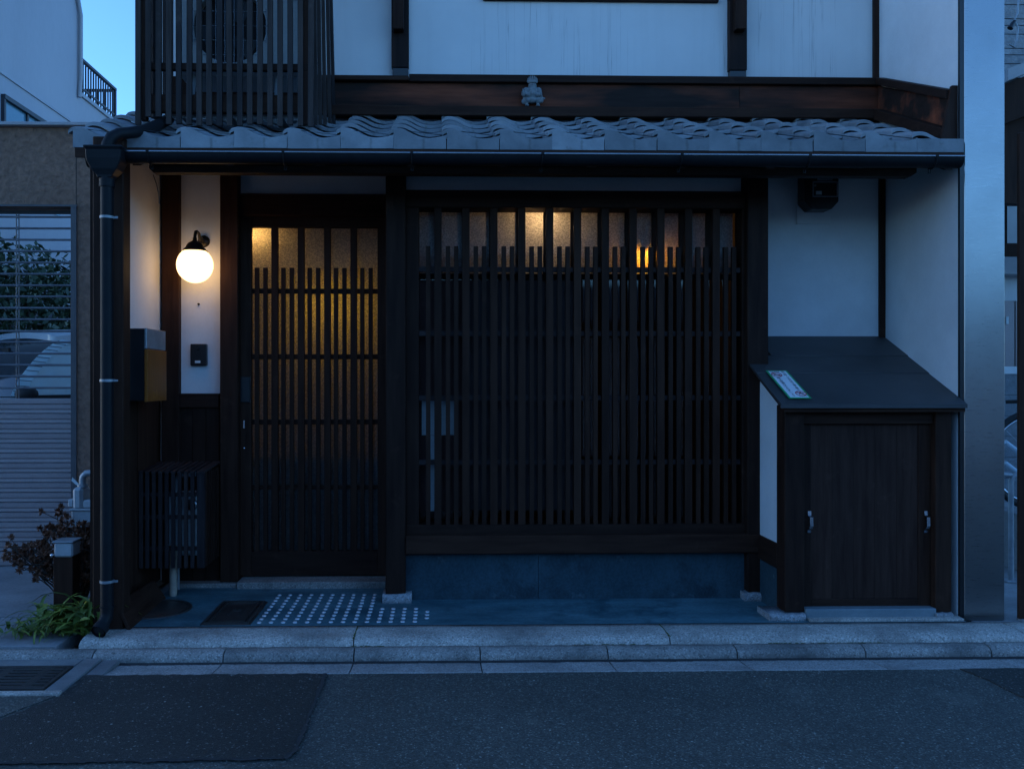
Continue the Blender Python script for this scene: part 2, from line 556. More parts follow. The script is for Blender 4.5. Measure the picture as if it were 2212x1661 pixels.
bamboo = mottled("pale_pipe_wood", (0.42, 0.32, 0.24), (0.54, 0.43, 0.33), 6, 0.6)
clay_fig = mottled("figurine_clay", (0.15, 0.165, 0.17), (0.25, 0.27, 0.275), 30, 0.6, bump=0.8, bscale=240, dist=0.004)
stud_m = mottled("tactile_stud_metal", (0.74, 0.74, 0.76), (0.84, 0.84, 0.85), 9, 0.35, metal=0.5, bump=0.02)
sill_metal = mottled("painted_sill", (0.20, 0.26, 0.28), (0.30, 0.36, 0.38), 4, 0.45, metal=0.3)
block_m = mottled("alley_block", (0.20, 0.215, 0.23), (0.30, 0.315, 0.33), 18, 0.9, bump=0.5, bscale=90, fine=0.3)
siding_m = mottled("brick_face_siding", (0.20, 0.21, 0.22), (0.36, 0.37, 0.38), 14, 0.85, bump=0.8, bscale=60, dist=0.01)
car_paint = mottled("car_paint", (0.72, 0.75, 0.78), (0.74, 0.77, 0.80), 1, 0.25, bump=0.0, spec=0.7)
shade_m = mottled("silver_sunshade", (0.62, 0.84, 0.90), (0.70, 0.88, 0.92), 3, 0.4, metal=0.2, bump=0.1, bscale=8)
car_glass = mottled("dark_car_glass", (0.018, 0.022, 0.026), (0.028, 0.032, 0.036), 2, 0.06, spec=0.8, bump=0.0)
rubber = mottled("black_rubber", (0.012, 0.012, 0.012), (0.02, 0.02, 0.02), 30, 0.7)
bike_paint = mottled("pale_bicycle_paint", (0.45, 0.55, 0.62), (0.5, 0.6, 0.67), 4, 0.3)
moss = mottled("moss", (0.06, 0.075, 0.02), (0.11, 0.125, 0.035), 60, 0.95, bump=0.8)
red_ink = mottled("red_ink", (0.42, 0.015, 0.03), (0.48, 0.02, 0.035), 5, 0.5, bump=0)
green_ink = mottled("green_ink", (0.0, 0.36, 0.13), (0.01, 0.42, 0.15), 5, 0.5, bump=0)
black_ink = mottled("black_ink", (0.01, 0.012, 0.02), (0.015, 0.016, 0.024), 5, 0.6, bump=0)
sign_white = mottled("sign_white", (0.78, 0.79, 0.8), (0.82, 0.83, 0.84), 5, 0.5, bump=0)

def leafm(name, c1, c2, tip=None):
    k = NT(name)
    oi = k.n("ShaderNodeObjectInfo")
    v = k.coords()
    a = k.noise(v, 14, 4)
    col = k.ramp(a, [(0.3, c1), (0.7, c2)])
    col = k.mix(1.0, col, k.ramp(oi.outputs["Random"], [(0, (0.55, 0.6, 0.55)), (0.6, (1, 1, 1)), (0.9, (1.25, 1.2, 0.9)), (1, (2.2, 1.5, 0.8))]), 'MULTIPLY')
    k.pbr(col, 0.45, 0, k.bump(a, 0.15, 0.003), 0.5)
    return k.m
leaf_green = leafm("clump_leaf", (0.10, 0.145, 0.022), (0.20, 0.24, 0.05))
leaf_brown = mottled("bronze_shrub_leaf", (0.13, 0.05, 0.026), (0.25, 0.10, 0.05), 22, 0.7)
twig_m = mottled("twig_bark", (0.05, 0.035, 0.026), (0.085, 0.06, 0.045), 30, 0.9)
hedge_m = mottled("hedge_leaf", (0.022, 0.042, 0.016), (0.075, 0.115, 0.05), 5, 0.45, world=True)

def frosted(name, tint, rough=0.22, body=0.12):
    k = NT(name)
    v = k.coords(world=True)
    h = k.noise(v, 210, 3, 0.5)
    nrm = k.bump(h, 0.75, 0.004)
    tr = k.n("ShaderNodeBsdfTranslucent")
    vo = k.n("ShaderNodeTexVoronoi"); vo.inputs["Scale"].default_value = 120
    k.l(v, vo.inputs["Vector"])
    pat = k.ramp(vo.outputs["Distance"], [(0.05, 0.55), (0.75, 1.3)])
    k.l(k.mix(1.0, tint, pat, 'MULTIPLY'), tr.inputs[0])
    k.l(nrm, tr.inputs["Normal"])
    df = k.n("ShaderNodeBsdfDiffuse"); df.inputs[0].default_value = (body, body, body, 1)
    gl = k.n("ShaderNodeBsdfGlossy"); gl.inputs["Roughness"].default_value = rough
    gl.inputs[0].default_value = (0.9, 0.9, 0.9, 1)
    k.l(nrm, gl.inputs["Normal"])
    fr = k.n("ShaderNodeFresnel"); fr.inputs[0].default_value = 1.45
    ad = k.n("ShaderNodeAddShader")
    k.l(tr.outputs[0], ad.inputs[0]); k.l(df.outputs[0], ad.inputs[1])
    mx = k.n("ShaderNodeMixShader")
    k.l(fr.outputs[0], mx.inputs[0]); k.l(ad.outputs[0], mx.inputs[1]); k.l(gl.outputs[0], mx.inputs[2])
    k.l(mx.outputs[0], k.out.inputs[0])
    return k.m
frost_door = frosted("frosted_door_glass", (0.62, 0.57, 0.40), body=0.035)
frost_win = frosted("frosted_window_glass", (0.62, 0.6, 0.55))

def clear_glass():
    k = NT("dark_window_glass")
    t = k.n("ShaderNodeBsdfTransparent"); t.inputs[0].default_value = (0.55, 0.56, 0.56, 1)
    gl = k.n("ShaderNodeBsdfGlossy"); gl.inputs["Roughness"].default_value = 0.04
    fr = k.n("ShaderNodeFresnel"); fr.inputs[0].default_value = 1.5
    mx = k.n("ShaderNodeMixShader")
    k.l(fr.outputs[0], mx.inputs[0]); k.l(t.outputs[0], mx.inputs[1]); k.l(gl.outputs[0], mx.inputs[2])
    k.l(mx.outputs[0], k.out.inputs[0])
    return k.m
glass = clear_glass()

def emit(name, col, strength):
    k = NT(name)
    k.pbr((0.8, 0.75, 0.65), 0.4, 0, None, 0.5, (col, strength))
    return k.m

# ------------------------------------------------------------------ ground, road, kerb, gutter, apron
ZR = -0.070
def slab(name, m, x0, x1, y0, y1, z, th=0.05):
    o = bx(name, m, None, x0, x1, y0, y1, z - th, z)
    o["kind"] = "structure"
    return o

slab("ground", concrete_drive, -300, 300, -300, 300, -0.13, 0.02)
road = MB()
nx, ny = 1, 1
road.box(-60, 60, -8.6, -1.095, ZR - 0.05, ZR)
ro = road.build("road", asphalt_old); ro["kind"] = "structure"
slab("pavement", concrete_drive, -60, 60, -12, -8.62, -0.03, 0.09)

# darker reinstated strip of asphalt with a ragged edge
def ragged(pts, amp, step, rng):
    out = []
    n = len(pts)
    for i in range(n):
        a, b = Vector(pts[i]), Vector(pts[(i + 1) % n])
        m = max(1, int((b - a).length / step))
        for j in range(m):
            p = a.lerp(b, j / m)
            out.append((p.x + rng.uniform(-amp, amp), p.y + rng.uniform(-amp, amp), p.z))
    return out
rg = random.Random(3)
gx0, gx1 = -2.13, fx(137, -1.1)
zp = ZR + 0.004
pl = [(gx1 + .10, -1.098, zp), (gx1 + .09, -1.35, zp), (fx(0, -1.59) - 0.02, -1.62, zp), (-2.6, -1.98, zp), (-0.53, -1.95, zp), (-0.50, -1.90, zp), (-0.502, -1.098, zp)]
ap = MB().prism(ragged(pl, 0.007, 0.022, rg), (0, 0, -0.02)).build("asphalt_patch", asphalt_new); ap["kind"] = "structure"
pl2 = [(2.33, -1.098, zp), (2.36, -1.25, zp), (2.40, -1.95, zp), (5.5, -1.95, zp), (5.5, -1.098, zp)]
ap2 = MB().prism(ragged(pl2, 0.004, 0.03, rg), (0, 0, -0.02)).build("asphalt_patch", asphalt_new); ap2["kind"] = "structure"
pl3 = [(-5, -1.345, zp), (gx1 + .075, -1.345, zp), (fx(0, -1.59) - 0.045, -1.61, zp), (-2.62, -1.98, zp), (-5, -1.98, zp)]
ap3 = MB().prism(ragged(pl3, 0.004, 0.03, rg), (0, 0, -0.02)).build("asphalt_patch", asphalt_pale); ap3["kind"] = "structure"
# hairline crack lines along the patch edge
def strip(pts, w, z, rng):
    m = MB()
    ps = []
    for i in range(len(pts) - 1):
        a, b = Vector(pts[i]), Vector(pts[i + 1])
        k = max(2, int((b - a).length / 0.03))
        for j in range(k):
            ps.append(a.lerp(b, j / k) + Vector((rng.uniform(-.004, .004), rng.uniform(-.004, .004), 0)))
    ps.append(Vector(pts[-1]))
    for i in range(len(ps) - 1):
        d = (ps[i + 1] - ps[i]).normalized()
        n = Vector((-d.y, d.x, 0)) * w * rng.uniform(0.4, 1.2) / 2
        m.add([(ps[i].x - n.x, ps[i].y - n.y, z), (ps[i].x + n.x, ps[i].y + n.y, z),
               (ps[i + 1].x + n.x, ps[i + 1].y + n.y, z), (ps[i + 1].x - n.x, ps[i + 1].y - n.y, z)], [(0, 1, 2, 3)])
    return m
ck = strip([(-0.502, -1.11, 0), (-0.500, -1.55, 0), (-0.502, -1.90, 0), (-0.53, -1.955, 0), (-2.6, -1.985, 0)], 0.020, zp + 0.004, rg)
ck.add(strip([(2.33, -1.10, 0), (2.36, -1.25, 0), (2.40, -1.95, 0)], 0.010, zp + 0.004, rg).v, [])
cko = ck.build("road_crack", joint_dark); cko["kind"] = "structure"

def rough_block(x0, x1, prof, rng, amp=0.0025, n=14):
    """kerb stone swept along x: prof is a closed (y, z) outline"""
    m = MB()
    k = len(prof)
    vs = []
    for i in range(n + 1):
        x = x0 + (x1 - x0) * i / n
        for (y, z) in prof:
            vs.append((x, y + rng.uniform(-amp, amp), z + rng.uniform(-amp, amp) * 0.6))
    fs = []
    for i in range(n):
        for j in range(k):
            a, b = i * k + j, i * k + (j + 1) % k
            fs.append((a, b, b + k, a + k))
    m.add(vs, fs, True)
    m.add(vs[:k], [tuple(range(k))])
    m.add(vs[-k:], [tuple(range(k))])
    return m

kerb = thing("kerb", None, None, (0, -0.8, -0.1), kind="structure")
rk = random.Random(11)
# upper course: pale granite edge of the apron
xs = [fx(188, -.7), fx(768, -.7), fx(1436, -.7), fx(2190, -.7), 3.4]
prof_u = [(-0.600, -0.10), (-0.600, -0.002), (-0.64, -0.001), (-0.70, -0.002), (-0.755, -0.006), (-0.785, -0.014), (-0.800, -0.028), (-0.803, -0.10)]
for a, b in zip(xs[:-1], xs[1:]):
    rough_block(a + 0.003, b - 0.003, prof_u, rk).build("kerb_stone", granite_pale, kerb)
# lower course: rounded grey kerb
prof_l = [(-0.806, -0.14), (-0.806, -0.040), (-0.83, -0.0405), (-0.850, -0.043), (-0.866, -0.049), (-0.876, -0.060), (-0.880, -0.075), (-0.881, -0.14)]
xj = [fx(p, -.86) for p in (484, 765, 1037, 1312, 1590, 1866)]
dx = (xj[-1] - xj[0]) / 5
xj = [xj[0] - dx * k for k in range(6, 0, -1)] + xj + [xj[-1] + dx * (k + 1) for k in range(5)]
for a, b in zip(xj[:-1], xj[1:]):
    rough_block(a + 0.003, b - 0.003, prof_l, rk).build("kerb_stone", granite_grey, kerb)
gut = thing("gutter", None, None, (0, -1.0, -0.12), kind="structure")
prof_g = [(-0.884, -0.14), (-0.884, -0.086), (-0.93, -0.086), (-1.00, -0.080), (-1.07, -0.073), (-1.096, -0.0685), (-1.098, -0.14)]
GX0 = fx(230, -1.05)
for a, b in zip(xj[:-1], xj[1:]):
    if b > GX0:
        rough_block(max(a, GX0) + 0.003, b - 0.003, prof_g, rk, 0.0018).build("gutter_slab", gutter_stone, gut)
for a in (-5.0, -3.4, -2.75):
    rough_block(a + 0.003, {-5.0: -3.4, -3.4: -2.75, -2.75: -2.16}[a] - 0.003, prof_g, rk, 0.0018).build("gutter_slab", gutter_stone, gut)
bx("joint_fill", joint_dark, gut, -6, 6, -1.095, -0.8, -0.16, -0.092)

# drain grate let into the gutter
grate = thing("drain_grate", "slotted iron drain grate set in the gutter left of the patch", "drain grate", ((gx0 + gx1) / 2, -1.13, -0.09))
gb = MB()
for a in ((gx0, gx1, -1.015, -0.995), (gx0, gx1, -1.285, -1.265), (gx0, gx0 + 0.02, -1.265, -1.015), (gx1 - 0.02, gx1, -1.265, -1.015)):
    gb.box(a[0], a[1], a[2], a[3], -0.0695, -0.056)
gb.build("frame", iron, grate, bevel=0.002)
bx("shade_sheet", void_m, grate, gx0 + .02, gx1 - .02, -1.264, -1.016, -0.069, -0.0675)  # thin black sheet paints the dark depth under the bars
for i in range(7):
    y = -1.262 + i * 0.0365
    bx("bar", iron, grate, gx0 + 0.021, gx1 - 0.021, y, y + 0.020, -0.067, -0.0575, 0.002)
for x in (gx0 + 0.03, gx0 + 0.20, gx0 + 0.37):
    bx("rib", iron, grate, x, x + 0.045, -1.264, -1.016, -0.0672, -0.0585, 0.002)
bx("gutter_slab", concrete_pale, gut, gx1 + .004, gx1 + .085, -1.30, -0.886, -0.14, -0.060, 0.004)
bx("gutter_slab", concrete_pale, gut, gx1 + .089, GX0, -1.094, -0.886, -0.14, -0.068, 0.004)
bx("gutter_slab", concrete_pale, gut, gx0 - .05, gx1, -0.991, -0.886, -0.14, -0.064, 0.004)
bx("gutter_slab", granite_pale, gut, gx0 - .05, gx1 + .085, -1.34, -1.304, -0.14, -0.057, 0.004)
# dark silt and the kerb face's own shade, put into one strip's colour
silt_and_shade = MB()
rsl = random.Random(8)
xx = -2.1
while xx < 3.6:
    wv = .016 + .020 * (0.5 + 0.5 * mnoise.noise(Vector((xx * 1.7, 0, 5)))) + rsl.uniform(0, .004)
    silt_and_shade.add([(xx, -.8835, -.0845), (xx + .0402, -.8835, -.0845), (xx + .0402, -.8835 - wv - rsl.uniform(0, .004), -.0848), (xx, -.8835 - wv, -.0848)], [(0, 3, 2, 1)])
    xx += .04
so_ = silt_and_shade.build("silt_and_shade", joint_dark); so_["kind"] = "structure"

# apron in front of the house
XL, XR = -1.70, fx(2069, -.52)
apron = thing("apron", None, None, (0.4, -0.3, -0.05), kind="structure")
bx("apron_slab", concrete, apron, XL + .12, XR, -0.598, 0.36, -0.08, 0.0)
stud0 = None
for j in range(10):
    for i in range(15):
        if i >= 10 and j > 4 - (1 if i == 14 else 0): continue
        if i == 14 and j < 1: continue
        x, y = fx(563, -.5) + 0.0603 * i + random.uniform(-.001, .001), -0.535 + 0.061 * j
        if j == 3 and i == 0 and False: continue
        if stud0 is None:
            stud0 = MB().lathe([(0.0125, 0.0), (0.0115, 0.003), (0.008, 0.0052), (0.0, 0.0058)], (x, y, 0.0005), 12).build("tactile_stud", stud_m, apron, origin=(x, y, 0.0005))
        else:
            dup(stud0, apron, (x, y, 0.0005))
# lip between apron and kerb, dirt line
bx("dirt_line", joint_dark, apron, XL + .12, XR, -0.6005, -0.5985, -0.06, 0.0015)

drive = thing("driveway", None, None, (-3, 0, -0.05), kind="structure")
bx("driveway_slab", concrete_drive, drive, -7.0, -1.80, -0.30, 7.0, -0.10, -0.026)
for i in range(5):
    x1 = -1.80 - i * 0.52
    bx("paving_slab", concrete_drive, drive, x1 - 0.514, x1 - 0.004, -0.80, -0.305, -0.10, -0.027 - random.uniform(0, .002), 0.003)
alley = bx("alley", concrete_drive, None, XR + 0.06, 7.0, -0.598, 9.0, -0.10, -0.012); alley["kind"] = "structure"

# ------------------------------------------------------------------ manhole covers
def ground_cover():
    x0, x1, y0, y1 = fx(432, -.57), fx(541, -.57), -0.575, -0.13
    t = thing("access_cover", "square cast iron access cover with double raised border on apron", "manhole cover", ((x0 + x1) / 2, (y0 + y1) / 2, 0.0))
    bx("cover_plate", iron, t, x0, x1, y0, y1, -0.004, 0.004, 0.001)
    m = MB()
    for d in (0.012, 0.036):
        w = 0.010
        m.box(x0 + d, x1 - d, y0 + d, y0 + d + w, 0.004, 0.012)
        m.box(x0 + d, x1 - d, y1 - d - w, y1 - d, 0.004, 0.012)
        m.box(x0 + d, x0 + d + w, y0 + d + w, y1 - d - w, 0.004, 0.012)
        m.box(x1 - d - w, x1 - d, y0 + d + w, y1 - d - w, 0.004, 0.012)
    m.build("raised_border", iron, t)
    cx, cy = (x0 + x1) / 2, (y0 + y1) / 2 + 0.03
    e = MB()
    e.box(cx - .03, cx - .022, cy - .08, cy + .06, .004, .008)
    e.box(cx + .024, cx + .032, cy - .08, cy + .06, .004, .008)
    e.box(cx - .021, cx - .002, cy + .015, cy + .055, .004, .008)
    e.box(cx + .003, cx + .023, cy + .012, cy + .055, .004, .008)
    e.box(cx - .02, cx + .022, cy - .012, cy - .004, .004, .008)
    e.build("emblem", iron, t)
    c = (-1.52, -0.27, 0.0)
    t2 = thing("inspection_cover", "round brown inspection cover partly under the side skirting board", "manhole cover", c)
    MB().lathe([(0.0, 0.0045), (0.165, 0.0045), (0.168, 0.002), (0.168, -0.01)], c, 40).build("cover_plate", iron, t2)
    MB().lathe([(0.170, -0.01), (0.170, 0.006), (0.192, 0.006), (0.194, -0.01)], c, 40).build("rim", iron, t2)
ground_cover()

# ------------------------------------------------------------------ the timber house
HOUSE = thing("timber_house", "dark timber townhouse with white plaster walls and tiled eave", "house", (0.45, 0.3, 0.0))
H = HOUSE
YW = 0.30                       # recessed entrance wall
XSW = fx(350.7, 0.31)           # inner face of the left side wall
DEPTH = 3.6
# walls
XU = fx(318, .3)
MB().box(XU, XR, 0.30, 0.38, 2.55, 4.7).build("upper_wall", plaster_up, H)
bx("side_wall", plaster, H, XR, XR + 0.035, -0.52, DEPTH, -0.05, 4.7)
MB().prism([(XSW - .09, -.50, 1.131), (XSW - .09, .30, 1.131), (XSW - .09, .30, 2.69), (XSW - .09, -.50, 2.36)], (.09, 0, 0)).build("side_wall", plaster, H)
bx("gable_wall", plaster, H, XSW - 0.10, XSW - 0.02, 0.40, DEPTH, 0, 2.42)
bx("gable_wall", plaster, H, XU, XU + .06, 0.381, DEPTH, 2.42, 4.7)
bx("back_wall", plaster, H, XSW - 0.10, XR, DEPTH, DEPTH + 0.1, 0, 2.42)
bx("back_wall", plaster, H, XU, XR, DEPTH, DEPTH + 0.1, 2.42, 4.7)
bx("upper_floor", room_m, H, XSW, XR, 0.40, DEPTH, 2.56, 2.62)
bx("lamp_wall", plaster, H, fx(385, YW), fx(476, YW), YW, YW + .06, fz(430, 850, YW), 2.72)
bx("door_head_wall", plaster, H, fx(513, YW), fx(836, YW), YW + .005, YW + .06, fz(670, 420, YW), 2.72)
bx("window_head_wall", plaster, H, fx(873, -.05), fx(1618, -.05), -0.05, 0.02, fz(1250, 415, -.05), 2.56)
YB = 0.22
bx("bay_wall", plaster, H, fx(1655, YB), XR, YB, YB + 0.07, 0.9, 2.66)
# interior
yg = 0.05
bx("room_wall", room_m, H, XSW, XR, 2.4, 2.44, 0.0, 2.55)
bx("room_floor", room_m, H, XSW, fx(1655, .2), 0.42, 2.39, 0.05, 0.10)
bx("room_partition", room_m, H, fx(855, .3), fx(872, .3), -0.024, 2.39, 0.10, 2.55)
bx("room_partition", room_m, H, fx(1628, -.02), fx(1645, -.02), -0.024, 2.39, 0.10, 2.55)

# posts
def post(name, pl_, pr_, Y, depth, z0, z1, m=wood_v, bevel=0.004):
    return bx(name, m, H, fx(pl_, Y), fx(pr_, Y), Y, Y + depth, z0, z1, bevel)
post("post", 200, 266, -.63, .10, 0.0, 2.42)
post("post", 349, 386, .25, .10, 0.02, 2.70)
post("post", 475, 514, .235, .14, 0.025, 2.70)
post("post", 833, 876, -.155, .13, 0.045, 2.56)
post("post", 1615, 1660, -.155, .13, 0.045, 2.56)
bx("corner_strip", wood_v, H, XR - 0.034, XR - 0.001, YB - 0.022, YB - 0.001, 1.40, 2.62)
bx("corner_strip", wood_v, H, XR - 0.030, XR - 0.001, 0.272, 0.299, 3.03, 4.7)
# outer boards on the left side
bx("side_boarding", wood_v, H, fx(198, -.60), XSW - 0.092, -0.53, 0.39, 0.0, 2.40)
for i in range(4):
    y = -0.50 + i * 0.2
    bx("plank", wood_v, H, XSW - 0.090, XSW - 0.004 - 0.004 * (i % 2), y, y + 0.198, 0.03, 1.13)
# base stones
def base_stone(px0, px1, Y, d, h, seed):
    r2 = random.Random(seed)
    x0, x1 = fx(px0, Y), fx(px1, Y)
    prof = [(Y, -0.02), (Y, h * .55), (Y + .004, h * .93), (Y + .02, h), (Y + d, h), (Y + d, -0.02)]
    return rough_block(x0, x1, prof, r2, 0.006, 6)
base_stone(826, 889, -.175, .18, .048, 1).build("base_stone", granite_rough, H)
base_stone(1609, 1650, -.175, .18, .044, 2).build("base_stone", granite_rough, H)

# ---- wainscot under the lamp wall
xa, xb = fx(387, .28), fx(474, .28)
bx("rail", wood_h, H, xa, xb, .262, .30, fz(430, 880, .27), fz(430, 850, .27), .002)
n = 3
for i in range(n):
    x0 = xa + (xb - xa) * i / n
    bx("plank", wood_v, H, x0 + .001, x0 + (xb - xa) / n - .002, .283 - .004 * (i % 2), .31, 0.022, fz(430, 880, .27) - .001)
bx("sill_stone", granite_grey, H, fx(370, .23), fx(513, .23), 0.20, .40, -0.02, 0.024, .004)
# leaning skirting board at the foot of the side wall
MB().hexa([(-1.535, -0.645, 0.0), (-1.515, -0.645, 0.0), (-1.535, -.03, 0.0), (-1.555, -.03, 0.0),
           (-1.600, -0.625, 0.125), (-1.585, -0.625, 0.128), (-1.600, -.03, 0.10), (-1.615, -.03, 0.10)]).build("skirting_board", wood_d, H, bevel=.002)

# ---- sliding door
YD = 0.305
sdoor = part_empty("sliding_door", H, (fx(670, YD), YD, 0.04))
x0, x1 = fx(514, YD), fx(834, YD)
bx("lintel", wood_h, H, fx(514, .27), fx(834, .27), .262, .36, fz(670, 466, .262), fz(670, 419, .262), .003)
zt, zb = fz(670, 466, YD), 0.045
bx("stile", wood_v, sdoor, x0, fx(543, YD), YD, YD + .035, zb, zt, .002)
bx("stile", wood_v, sdoor, fx(815.5, YD), x1, YD, YD + .035, zb, zt, .002)
xo0, xo1 = fx(543, YD), fx(815.5, YD)
bx("top_rail", wood_h, sdoor, xo0, xo1, YD, YD + .034, fz(670, 491.5, YD), zt - .001, .002)
bx("bottom_rail", wood_h, sdoor, xo0, xo1, YD, YD + .034, zb, fz(670, 1190, YD), .002)
zlo, zhi = fz(670, 1190, YD), fz(670, 491.5, YD)
pitch = fx(543.4 + 57.1, YD) - fx(543.4, YD)
wop = 157 / 1.977 / 1.8517 / 57.1 * pitch
bar0 = slat0 = pane0 = None
zs_t = fz(670, 578.5, YD)
for i in range(5):
    xi = xo0 + pitch * i
    xe = min(xi + wop, xo1)
    if i < 4:
        b = MB().box(xi + wop, xi + pitch, YD + .002, YD + .030, zlo, zhi)
        if bar0 is None: bar0 = b.build("bar", wood_v, sdoor)
        else: dup(bar0, sdoor, W[bar0.name] + Vector((pitch * i, 0, 0)))
    for q in (25, 92):
        xs0 = xi + q / 209 * pitch
        if slat0 is None: slat0 = MB().box(xs0, xs0 + 33 / 209 * pitch, YD + .004, YD + .024, zlo, zs_t).build("slat", wood_v, sdoor)
        else: dup(slat0, sdoor, Vector((xs0 + 33 / 209 * pitch / 2, YD + .014, zlo)))
    p = MB().box(xi - .004, xi + wop + .004, YD + .0365, YD + .041, zlo, zhi)
    if pane0 is None: pane0 = p.build("pane", frost_door, sdoor)
    else: dup(pane0, sdoor, W[pane0.name] + Vector((pitch * i, 0, 0)))
for ya, yb in ((622.8, 633.7), (765, 776), (906.6, 917.3), (1049, 1058)):
    bx("cross_rail", wood_h, sdoor, xo0, xo1, YD + .026, YD + .0355, fz(670, yb, YD), fz(670, ya, YD))
bx("lock_rim", chrome, sdoor, fx(519.3, YD), fx(541.7, YD), YD - .006, YD - .0008, fz(530, 869.8, YD), fz(530, 813.3, YD), .002)
for i in range(30):
    zb_ = 0.055 + i * .0255
    if zb_ > fz(670, 985, YD): break
    bx("blind_slat", inner_m, sdoor, xo0 - .01, xo1 + .01, YD + .046, YD + .050, zb_, zb_ + .021)
lock = bx("lock_plate", black_pl, sdoor, fx(520, YD), fx(541, YD), YD - .014, YD - .0062, fz(530, 869, YD), fz(530, 814, YD), .003)
MB().lathe([(0, -.004), (.006, -.004), (.007, 0)], (fx(527, YD), YD - .001, fz(527, 968, YD)), 14, axis='Y').build("key_cylinder", chrome, sdoor)
bx("finger_pull", chrome, sdoor, fx(526, YD), fx(529, YD), YD - .006, YD - .001, fz(528, 925, YD), fz(528, 908, YD))
bx("door_sill", granite_grey, H, fx(514, .21), fx(834, .21), 0.17, .42, -0.01, 0.038, .004)

# ---- lattice window
YL = -0.105
lw = part_empty("lattice_window", H, (fx(1245, YL), YL, fz(1245, 1155, YL)))
bx("lintel", wood_h, H, fx(876, -.12), fx(1616, -.12), -.12, 0.02, fz(1245, 449, -.12), fz(1245, 412, -.12), .003)
zl0, zl1 = fz(1245, 1133, YL), fz(1245, 450, YL)
bx("frame_stile", wood_v, lw, fx(877, YL), fx(905, YL), YL, 0.02, zl0, zl1, .002)
bx("frame_stile", wood_v, lw, fx(1603.5, YL), fx(1615, YL), YL, 0.02, zl0, zl1, .002)
bx("bottom_rail", wood_h, lw, fx(877, YL), fx(1615, YL), YL - .01, 0.02, fz(1245, 1156, YL), fz(1245, 1132, YL), .003)
bx("top_inner_rail", wood_h, lw, fx(905, .0), fx(1600, .0), 0.005, 0.03, fz(1245, 458, 0.0), fz(1245, 440, 0.0))  # dark wood rail behind the lintel
P0, PP = fx(946, YL), fx(946 + 60.55, YL) - fx(946, YL)
wbar, wsl = PP * 15.5 / 60.6, PP * 9.5 / 60.6
bar0 = slat0 = None
zsl = fz(1245, 532.5, YL)
for k in range(-1, 11):
    xk = P0 + PP * k
    if k >= 0:
        if k == 5:
            MB().box(xk - wbar / 2, xk + wbar / 2, YL, YL + .036, zl0, zl1).build("bar", wood_red, lw, label="red brown centre bar of the lattice")
        elif bar0 is None:
            bar0 = MB().box(xk - wbar / 2, xk + wbar / 2, YL, YL + .036, zl0, zl1).build("bar", wood_v, lw)
        else:
            dup(bar0, lw, W[bar0.name] + Vector((PP * (k - 0), 0, 0)))
    for q in (21.7, 39.5):
        xs0 = xk + q / 60.6 * PP - wsl / 2
        if xs0 < fx(906, YL) or xs0 > fx(1598, YL): continue
        if slat0 is None:
            slat0 = MB().box(xs0, xs0 + wsl, YL + .003, YL + .027, zl0, zsl).build("slat", wood_v, lw)
        else:
            dup(slat0, lw, Vector((xs0 + wsl / 2, YL + .015, zl0)))
for yc in (581.5, 720, 859.5, 999):
    bx("cross_rail", wood_rail, lw, fx(905, YL), fx(1603, YL), YL + .0275, YL + .040, fz(1245, yc + 5.4, YL), fz(1245, yc - 5.4, YL))
# glazing behind the lattice
YG = 0.022
m0 = mp0 = None
for k in range(-1, 11):
    xk = P0 + PP * k
    xa = max(xk + wbar / 2 - .004, fx(905, YG)); xb = min(xk + PP - wbar / 2 + .004, fx(1612, YG))
    MB().box(xa, xb, YG + .012, YG + .016, fz(1245, 592, YG), fz(1245, 455, YG)).build("pane", frost_win, lw)
    if k >= 0:
        MB().box(xk - wbar / 2, xk + wbar / 2, YG - .006, YG + .022, fz(1245, 592, YG), fz(1245, 455, YG)).build("muntin", wood_v, lw)
bx("transom_rail", wood_h, lw, fx(905, YG), fx(1612, YG), YG - .004, YG + .02, fz(1245, 604, YG), fz(1245, 592, YG))
for a, b in ((905, 1255), (1256, 1612)):
    bx("pane", glass, lw, fx(a, YG), fx(b, YG), YG + .008, YG + .012, fz(1245, 1150, YG), fz(1245, 604, YG))
bx("inner_board", board_m, lw, fx(905, .03), fx(1001, .03), YG - .012, YG + .006, fz(950, 1103, .0), fz(950, 605, .0))
bx("inner_curtain", inner_m, lw, fx(1002, .03), fx(1247, .03), YG - .008, YG + .004, fz(1100, 1103, .0), fz(1100, 605, .0))
bx("paper_notice", paper, lw, fx(911, 0), fx(981, 0), YG - .017, YG - .013, fz(950, 940, 0.0), fz(950, 866, 0.0), label="pale blue paper notice behind the lattice")
bx("paper_strip", paper, lw, fx(930, 0), fx(940, 0), YG - .0165, YG - .013, fz(935, 1104, 0.0), fz(935, 941, 0.0))
# sill beam and foundation
bx("sill_beam", wood_h, H, fx(876, -.165), fx(1644, -.165), -.165, 0.03, fz(1250, 1196, -.165), fz(1250, 1156, -.165), .005)
xf0, xf1, xf2 = fx(876, -.1), fx(1163, -.1), fx(1646, -.1)
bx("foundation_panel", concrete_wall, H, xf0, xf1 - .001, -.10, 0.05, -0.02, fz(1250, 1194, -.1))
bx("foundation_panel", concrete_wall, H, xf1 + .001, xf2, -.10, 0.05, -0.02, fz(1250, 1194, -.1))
bx("bay_infill", room_m, H, fx(1646, -.1), XR - .001, 0.06, .21, 0.0, 1.2)

